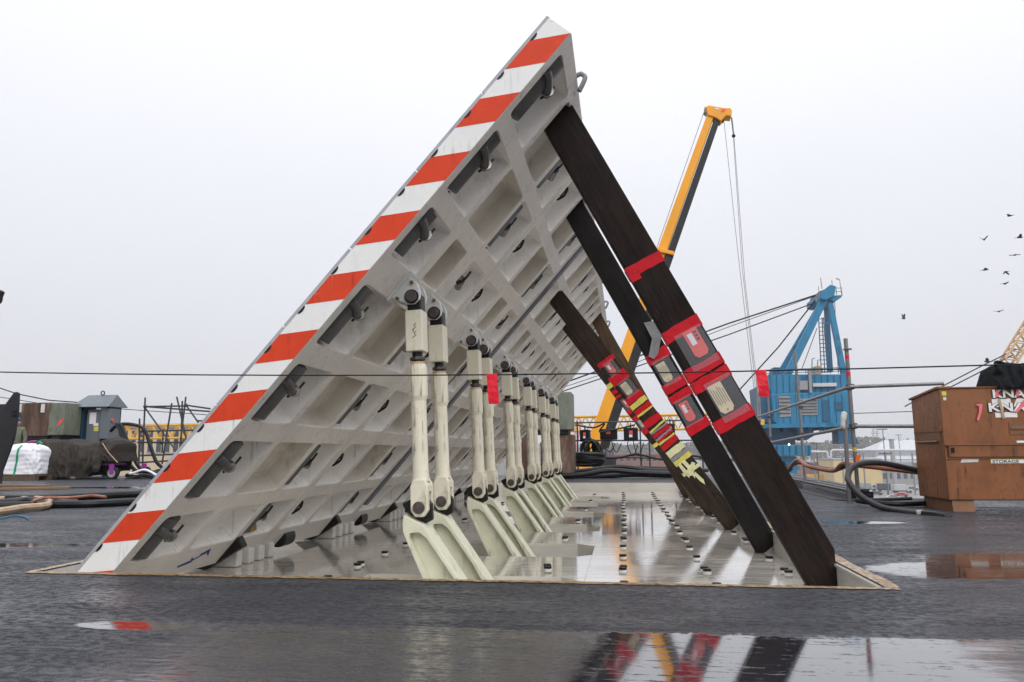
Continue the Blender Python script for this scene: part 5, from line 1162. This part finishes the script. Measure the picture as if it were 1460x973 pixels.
def bbeam(name, u0, v0, u1, v1, y, w_, mat='crane_blue', y1=None):
    a, c = at(u0, v0, y), at(u1, v1, y1 or y); dd = (c - a).normalized(); nn = Vector((dd.z, 0, -dd.x)).normalized()
    MB().obox((a + c) / 2, (c - a) / 2, nn * w_ / 2, (0, w_ / 2, 0)).build(name, mat, bc, bevel=.03)
bbeam('mast_leg', 1110, 536, 1174, 428, BYD + 7, .75, 'crane_blue'); bbeam('mast_leg', 1121, 538, 1180, 416, BYD + 1, .9)
bbeam('mast_leg', 1184, 531, 1178, 436, BYD + 7, .6, 'crane_blue_dark'); bbeam('mast_leg', 1204, 540, 1183, 432, BYD + 1, .68)
bbeam('mast_brace', 1133, 495, 1142, 487, BYD + 4, .5); bbeam('mast_brace', 1178, 462, 1186, 459, BYD + 4, .4)
bquad('mast_head', ((1170, 417), (1184, 406), (1192, 408), (1190, 422), (1178, 428), (1170, 426)), BYD, 7.5, 'crane_blue', bevel=.08)
bquad('head_platform', ((1183, 422), (1200, 421), (1200, 424), (1190, 431), (1183, 427)), BYD + .5, 6.5, 'crane_blue')
bquad('sheave_box', ((1168, 416), (1175, 413), (1175, 425), (1168, 424)), BYD + 1, 5, 'crane_black')
for (u0, v0, u1, v1, r_) in ((1187, 410, 1186, 400, .06), (1187, 411, 1201, 411, .05), (1187, 416, 1201, 416, .05), (1201, 422, 1199, 409, .06), (1193, 421, 1192, 409, .06), (1200, 420, 1197, 398, .05), (1172, 412, 1170, 396, .06), (1168, 425, 1167, 408, .05), (1164, 420, 1164, 432, .05), (1196, 399, 1192, 397, .08)):
    MB().tube([at(u0, v0, BYD + .3), at(u1, v1, BYD + .3)], r_, 5).build('head_railing', 'vent_grey', bc)
la = MB()
for u0, u1 in ((1167, 1171), (1172, 1176), (1174, 1180)): la.tube([at(u0, 453, BYD + 4), at(u1, 532, BYD + 4)], .07, 5)
for i in range(14): t = i / 13; la.tube([at(1167 + 4 * t, 455 + 76 * t, BYD + 4), at(1175 + 5 * t, 455 + 76 * t, BYD + 4)], .05, 4)
o = la.build('ladder', 'crane_blue_dark', bc); o['kind'] = 'stuff'
rl = MB()
for v in (524, 529): rl.tube([at(1090, v + 4, BYD + .4), at(1208, v, BYD + .4)], .045, 4)
for i in range(11): rl.tube([at(1091 + i * 11.6, 533, BYD + .4), at(1091 + i * 11.6, 524 + 4 - .4 * i, BYD + .4)], .045, 4)
for v in (597, 601): rl.tube([at(1070, v + 1, BYD - .7), at(1105, v, BYD - .7)], .045, 4)
o = rl.build('house_railing', 'crane_blue_dark', bc); o['kind'] = 'stuff'
for (u, v) in ((1158, 512), (1166, 514)): MB().tube([at(u - .5, 531, BYD + 3), at(u, v, BYD + 3), at(u + 3.5, v - 1, BYD + 3)], .08, 5).build('lamp_post', 'vent_grey', bc)
for pts, r_ in (([(1166, 420), (1040, 461), (900, 512), (805, 546)], .11), ([(1166, 421), (1040, 466), (900, 520), (805, 552)], .05), ([(1164, 431), (1040, 477), (905, 524), (800, 559)], .085), ([(1166, 424), (1110, 495), (1060, 550), (1000, 615)], .10), ([(1165, 468), (1143, 527)], .05), ([(1190, 430), (1195, 530)], .045)):
    MB().tube([at(u, v, BYD + 3) for u, v in pts], r_, 6).build('stay_rope', 'wire', bc)
a = at(1125, 634, BYD + .3); MB().sphere(a, .13, 8, 6).build('work_lamp', 'lamp_glow', bc)
tc_ = empty('tower_crane', (0, 0, 0), 0, 'distant tan lattice crane boom tip at the upper right edge', 'crane boom')
lattice(tc_, at(1437, 517, 150), at(1480, 448, 150), 2.0, 6, .2, 'tan_steel')
for pts in (((1449, 498), (1400, 522), (1330, 558), (1290, 580)), ((1443, 507), (1395, 532), (1340, 560), (1300, 582))): MB().tube([at(u, v, 150) for u, v in pts], .12, 5).build('stay_rope', 'wire', tc_)
pk = empty('lattice_mast', (0, 0, 0), 0, 'far pale red lattice crane mast left of the yellow boom', 'mast')
lattice(pk, at(814, 660, 260), at(826, 603, 260), 1.6, 10, .16, 'pink_steel')
MB().prism([tuple(at(u, v, 260).xz) for u, v in ((822, 604), (827, 600), (830, 604), (826, 608))], XZ, 260, 261).build('mast_head', 'pink_steel', pk)
lw = MB()
for i, (pts) in enumerate((((-40, 540), (25, 562), (70, 571), (110, 574)), ((-40, 560), (60, 576), (300, 592)))):
    tag(MB().tube([at(u, v, 40) for u, v in pts], .035 if i == 0 else .022, 5).build('slack_cable', 'wire', None), ['dark slack cable sloping down behind the black arm at left', 'thin long cable sloping behind the power cabinet and scaffold'][i], 'cable')
tag(MB().tube([at(1210, 590, 40), at(1300, 587, 40), at(1350, 584, 40)], .02, 5).build('slack_cable', 'wire', None), 'thin cable between the two guard rails by the storage chest', 'cable')

for i, (u, v, w2, h2, y, m, lb_) in enumerate(((869, 645, 9, 7, 21.9, 'galv', 'small pale grey machine behind the widest black electrical box'), (786, 655, 8, 12, 19.6, 'rust', 'rusty brown drum between the last struts'))):
    a = at(u, v, y); r = empty('machine' if i == 0 else 'drum', (a.x, y, 0), 0, lb_, 'machine' if i == 0 else 'drum'); k_ = y / 1052
    if i == 0:
        for j in range(4): MB().box((-w2 + j * 4) * k_, (-w2 + j * 4 + 3) * k_, 0, .3, a.z - h2 * k_ * (1 - .2 * (j % 2)), a.z + h2 * k_ * (.5 + .3 * (j % 2))).build('module', m, r, bevel=.01)
        MB().box(-w2 * k_, w2 * k_, .05, .25, 0, a.z - h2 * k_).build('stand', 'scaffold_dark', r)
    else:
        MB().tube([(0, 0, 0), (0, 0, .9)], .28, 18).build('barrel', m, r, smooth=True)
        for z in (.02, .3, .6, .86): MB().tube([(0, 0, z), (0, 0, z + .03)], .29, 18).build('hoop', m, r, smooth=True)
# --- yard beyond the ship
def yard_building(name, u0, u1, vt, y, dep, mat, roof, label, wins=0, wrow=(), ridge=0, cat='building'):
    a, c = at(u0, vt, y), at(u1, vt, y); r = empty(name, ((a.x + c.x) / 2, y, GZ), 0, label, cat); w_ = (c.x - a.x) / 2; h_ = a.z - GZ
    MB().box(-w_, w_, 0, dep, 0, h_).build('wall', mat, r)
    rf_ = MB()
    if ridge: rf_.add([(-w_ - .6, -.8, h_), (w_ + .6, -.8, h_), (w_ - ridge, dep / 2, h_ + ridge), (-w_ + ridge * 2, dep / 2, h_ + ridge), (-w_ - .6, dep + .8, h_), (w_ + .6, dep + .8, h_)], [(0, 1, 2, 3), (4, 3, 2, 5), (1, 5, 2), (0, 3, 4), (0, 4, 5, 1)])
    else: rf_.box(-w_ - .4, w_ + .4, -.4, dep + .4, h_, h_ + .6)
    rf_.build('roof', roof, r)
    for vz, hz, frac in wrow:
        for i in range(wins):
            xx = -w_ + 2 * w_ * (i + .5) / wins; ww = w_ / wins * frac; zz = at(u0, vz, y).z - GZ
            wn_ = MB().box(xx - ww, xx + ww, -.05, .1, zz - hz, zz + hz).build('window', 'glass_far', r)
            MB().box(xx - ww - .1, xx + ww + .1, -.16, -.02, zz - hz - .2, zz - hz).build('sill', 'concrete', wn_)
    return r
yard_building('warehouse', 150, 345, 611, 110, 40, 'beige_wall', 'roof_grey', 'long beige warehouse with small dark windows behind the scaffold', 16, ((623, .9, .5), (637.5, .9, .55)))
yard_building('workshop', 1188, 1256, 656, 390, 30, 'yellow_wall', 'roof_grey', 'plain yellow workshop below the deck, beyond the scaffold posts')
yard_building('workshop', 1256, 1345, 671, 400, 25, 'concrete', 'roof_grey', 'low grey workshop beside the yellow one', 9, ((679, 1.4, .55),))
s_ = yard_building('shed', 1249, 1390, 655, 700, 60, 'roof_white', 'roof_white', 'large white shed with a stepped hipped roof by the far trees', ridge=9)
w_ = 38
MB().add([(-w_, 8, 17), (w_ + 20, 8, 17), (w_ + 20, 30, 26), (-w_ + 16, 30, 26), (-w_, 52, 17), (w_ + 20, 52, 17)], [(0, 1, 2, 3), (4, 3, 2, 5), (0, 3, 4), (0, 4, 5, 1)]).build('upper_roof', 'roof_white', s_)
MB().box(-w_, w_ + 20, 9, 50, 10, 17).build('clerestory', 'roof_grey', s_)
for i in range(4): MB().box(-10 + i * 19, -8 + i * 19, 28, 30, 25, 29).build('roof_vent', 'roof_white', s_)
yard_building('workshop', 845, 975, 650, 260, 40, 'brick_far', 'brick_far', 'long low brick workshop far behind the far rail', 14, ((655, .8, .5),))
yard_building('workshop', 1105, 1180, 660, 420, 30, 'brick_far', 'roof_grey', 'brick workshop right of the blue crane column', 8, ((668, 1.2, .5),))
yard_building('workshop', 1010, 1110, 648, 520, 40, 'concrete', 'roof_grey', 'grey workshop in the haze behind the timber props', 10, ((656, 1.4, .5),))
yard_building('workshop', 1330, 1480, 662, 430, 30, 'brick_far', 'roof_grey', 'brick workshop hidden behind the storage chest', 8, ((668, 1.2, .5),))
yard_building('warehouse', 640, 860, 640, 420, 50, 'concrete', 'roof_white', 'pale warehouse far behind the last struts', 20, ((648, 1.5, .5),))
yard_building('warehouse', -200, 120, 628, 170, 50, 'brick_far', 'roof_grey', 'brick warehouse behind the rusty block on the left', 16, ((640, 1.2, .5),))
for (u0, u1, v0, v1, y, m, lb_) in ((1150, 1183, 677, 682.5, 410, 'lattice_yellow', 'yellow shipping container in the yard beyond the platform'), (1183, 1196, 680, 686, 400, 'roof_white', 'white container beside the yellow one in the yard'), (1258, 1300, 659, 663, 560, 'roof_grey', 'grey container in front of the white shed'), (1190, 1225, 652, 655, 560, 'crane_blue_dark', 'green grey container row behind the yellow workshop')):
    a, c = at(u0, v0, y), at(u1, v1, y); r = empty('container', ((a.x + c.x) / 2, y, GZ), 0, lb_, 'container')
    w_ = (c.x - a.x) / 2; MB().box(-w_, w_, 0, 6, 0, max(2.6, a.z - GZ)).build('shell', m, r)
    for i in range(10): xx = -w_ + 2 * w_ * (i + .5) / 10; MB().box(xx - w_ * .03, xx + w_ * .03, -.08, 0, .1, max(2.5, a.z - GZ - .1)).build('rib', m, r)
def vehicle(u, y, kind, m, label):
    a = at(u, 690, y); r = empty('parked_' + kind, (a.x, y, GZ), random.uniform(-.2, .2), label, kind, 'vehicles parked in the yard')
    if kind == 'car':
        MB().prism([(-2.2, .35), (2.2, .35), (2.25, .85), (1.3, .95), (.7, 1.45), (-1.1, 1.45), (-1.9, .95), (-2.25, .9)], XZ, -.85, .85).build('body', m, r, bevel=.08)
        MB().prism([(1.15, .95), (.65, 1.38), (-1.05, 1.38), (-1.7, .95)], XZ, -.87, .87).build('side_window', 'glass_far', r)
        wl_ = [(-1.4, .85), (1.4, .85), (-1.4, -.85), (1.4, -.85)]; wr = .33
    else:
        MB().box(-3.6, 1.2, -1.2, 1.2, 1.0, 3.3).build('cargo_box', m, r, bevel=.06); MB().prism([(1.35, .6), (3.4, .6), (3.4, 1.6), (2.9, 2.6), (1.35, 2.6)], XZ, -1.15, 1.15).build('cab', 'car_white', r, bevel=.08)
        MB().prism([(2.0, 1.6), (3.2, 1.6), (2.85, 2.45), (2.0, 2.45)], XZ, -1.17, 1.17).build('side_window', 'glass_far', r); MB().box(-3.6, 3.3, -.5, .5, .55, .95).build('chassis', 'crane_black', r)
        wl_ = [(-2.6, 1.1), (2.5, 1.1), (-2.6, -1.1), (2.5, -1.1)]; wr = .5
    for wx, wy in wl_: MB().tube([(wx, wy - .12, wr), (wx, wy + .12, wr)], wr, 12).build('wheel', 'tyre', r)
for u, y, kd, m, lb_ in ((1206, 335, 'car', 'car_white', 'white car parked at the foot of the yellow workshop, leftmost'), (1236, 330, 'truck', 'roof_grey', 'grey box truck parked in front of the yellow workshop'), (1264, 325, 'truck', 'car_dark', 'dark box truck parked right of the grey truck'), (1286, 315, 'truck', 'car_white', 'white box truck parked near the storage chest'), (1284, 290, 'car', 'car_red', 'red car parked in front of the white truck'), (1300, 335, 'car', 'car_dark', 'dark car parked just left of the storage chest'), (1180, 345, 'car', 'car_white', 'white car parked near the yellow container'), (1248, 300, 'car', 'car_dark', 'dark car parked between the grey and dark trucks'), (1272, 275, 'car', 'car_white', 'white car parked nearest the ship beyond the platform')):
    vehicle(u, y, kd, m, lb_)
pi_ = empty('overhead_pipe', (0, 0, 0), 0, 'white overhead pipeline with a square expansion loop across the yard', 'pipeline')
MB().tube([at(u, v, 300) for u, v in ((1150, 644), (1178, 644.5), (1179.5, 645.5), (1180, 651), (1181, 652.5), (1184, 652.5), (1185, 651), (1185, 644), (1187, 642), (1260, 642), (1400, 643))], .42, 8).build('pipe', 'roof_white', pi_, smooth=True)
for u in (1160, 1200, 1230, 1262, 1300): a = at(u, 644, 300); MB().box(a.x - .2, a.x + .2, 299.7, 300.3, GZ, a.z - .4).build('support', 'galv', pi_)
for u, v, y, lb_ in ((1258.5, 613, 420, 'tall yard lamp post right of the scaffold posts'), (1164, 633, 330, 'yard lamp post right of the blue crane platform'), (1281, 621, 620, 'far yard lamp post above the white shed'), (1262, 648, 300, 'short yard lamp post in front of the white shed')):
    a = at(u, v, y); r = empty('lamp_post', (a.x, y, GZ), 0, lb_, 'lamp post', 'yard lamp posts'); MB().tube([(0, 0, 0), (0, 0, a.z - GZ)], [.35, .2], 8).build('pole', 'scaffold_dark', r)
    MB().box(-2.2, 2.2, -.3, .3, a.z - GZ, a.z - GZ + .5).build('lamp_head', 'scaffold_dark', r)
a = at(1271, 627, 360); cm = empty('chimney', (a.x, 360, GZ), 0, 'grey cylindrical chimney in front of the white shed', 'chimney')
MB().tube([(0, 0, 0), (0, 0, a.z - GZ)], 1.0, 14).build('stack', 'concrete', cm, smooth=True); MB().tube([(0, 0, a.z - GZ - .6), (0, 0, a.z - GZ + .3)], 1.2, 14).build('rim', 'roof_grey', cm)
py = empty('pylon', (0, 0, 0), 0, 'far electricity pylon above the trees', 'pylon'); lattice(py, at(1248, 660, 1000), at(1247.5, 611, 1000), 5.0, 8, .28, 'vent_grey')
for v in (618, 624): MB().tube([at(1241, v, 1000), at(1255, v, 1000)], .4, 5).build('cross_arm', 'vent_grey', py)
# wood on the horizon
b = MB(); rr = random.Random(5)
for row in range(3):
    for i in range(340):
        u = -250 + i * 6.2 + rr.uniform(-3, 3); y = 850 + row * 60 + rr.uniform(-25, 25)
        hump = 5.5 * math.exp(-((u - 1243) / 22) ** 2) + 4 * math.exp(-((u - 1185) / 40) ** 2) + 3 * math.exp(-((u - 1285) / 50) ** 2) + 2 * math.sin(u * .021) + 1.6 * math.sin(u * .067 + 1)
        top = at(u, 634 - hump - 2.5 * row * .3 + rr.uniform(-2.2, 2.2), y); w_ = rr.uniform(3.6, 6.5); h_ = top.z - GZ
        for k_ in range(26):
            t = rr.random() ** .7; px_, pz = top.x + rr.gauss(0, w_ * .55) * (1.2 - .75 * t), GZ + h_ * (.25 + .75 * t); sz = rr.uniform(1.1, 2.8); an = rr.uniform(0, 6.3); py_ = y + rr.gauss(0, 3)
            n_ = [Vector((math.cos(an + q * 2.1) * sz, rr.uniform(-1, 1) * sz, math.sin(an + q * 2.1) * sz)) for q in range(3)]
            b.add([Vector((px_, py_, pz)) + v for v in n_] + [Vector((px_, py_, pz)) + Vector((rr.uniform(-1, 1), -sz, rr.uniform(-.5, .5)))], [(0, 1, 2), (0, 1, 3), (1, 2, 3), (2, 0, 3)])
tag(b.build('far_wood', 'far_leaf', None), 'low belt of autumn trees along the far horizon', 'trees', kind='stuff')
# --- birds
for i, (u, v, ang, up_, sz) in enumerate(((1403, 342, .2, .75, 1.0), (1440, 308, .5, .3, .9), (1454, 339, -.3, .6, 1.0), (1447, 364, .1, .12, .95), (1405, 385, -.4, .25, 1.0), (1434, 388, .4, -.5, .85), (1432.5, 405, .0, .3, .9), (1424, 444.5, -.2, .3, .9), (1288.5, 454.5, .1, 1.3, 1.0), (1408, 516, .7, .8, .9))):
    p = at(u, v, 52 if i < 9 else 46); r = empty('bird', tuple(p), ang * 2, ['small dark bird with wings raised, left in the flock', 'highest small dark bird at the upper right', 'small dark bird at the right frame edge', 'small dark bird gliding with level wings', 'small dark bird leftmost in the middle of the flock', 'small dark bird with wings bent down', 'small dark bird just under the one with drooped wings', 'lowest dark bird of the flock at right', 'lone dark bird with upright wings, far left of the flock', 'dark bird swooping just left of the black tool bag'][i], 'bird', 'birds flying at the right')
    MB().tube([(-.20 * sz, 0, -.01), (-.08 * sz, 0, 0), (.06 * sz, 0, .01), (.15 * sz, 0, .02), (.20 * sz, 0, .02)], [.012, .05, .06, .035, .008], 8).build('body', 'bird_dark', r, smooth=True)
    MB().add([(-.18 * sz, -.02, 0), (-.18 * sz, .02, 0), (-.30 * sz, .06, -.01), (-.30 * sz, -.06, -.01)], [(0, 1, 2, 3)]).build('tail', 'bird_dark', r).modifiers.new('solid', 'SOLIDIFY').thickness = .012
    for s_ in (-1, 1):
        c, s2 = math.cos(up_), math.sin(up_)
        w_ = MB(); pts = [(.07, .03), (.10, .18), (.04, .36), (-.06, .34), (-.08, .17), (-.07, .03)]
        w_.add([(x * sz, s_ * yv * sz * c + s_ * .0, yv * sz * s2 - .12 * max(0, yv - .18)) for x, yv in pts], [tuple(range(6))])
        o = w_.build('wing', 'bird_dark', r); o.modifiers.new('solid', 'SOLIDIFY').thickness = .014
    r.rotation_euler = (0, 0, ang * 2 + (1.2 if i % 2 else .4))

# --- damp air over the yard
hz = MB().box(-2600, 2600, -310, 3600, GZ - 1.0, 48.0).build('haze', None, None); tag(hz, 'thin damp haze over the whole yard', 'haze', kind='stuff')
hm = bpy.data.materials.new('haze_air'); hm.use_nodes = True; hn = hm.node_tree.nodes; hn.clear()
ho = hn.new('ShaderNodeOutputMaterial'); hv = hn.new('ShaderNodeVolumePrincipled'); hv.inputs['Color'].default_value = (.93, .94, .97, 1); hv.inputs['Density'].default_value = .00042; hv.inputs['Anisotropy'].default_value = .0
hm.node_tree.links.new(hv.outputs[0], ho.inputs['Volume']); hz.data.materials.append(hm)
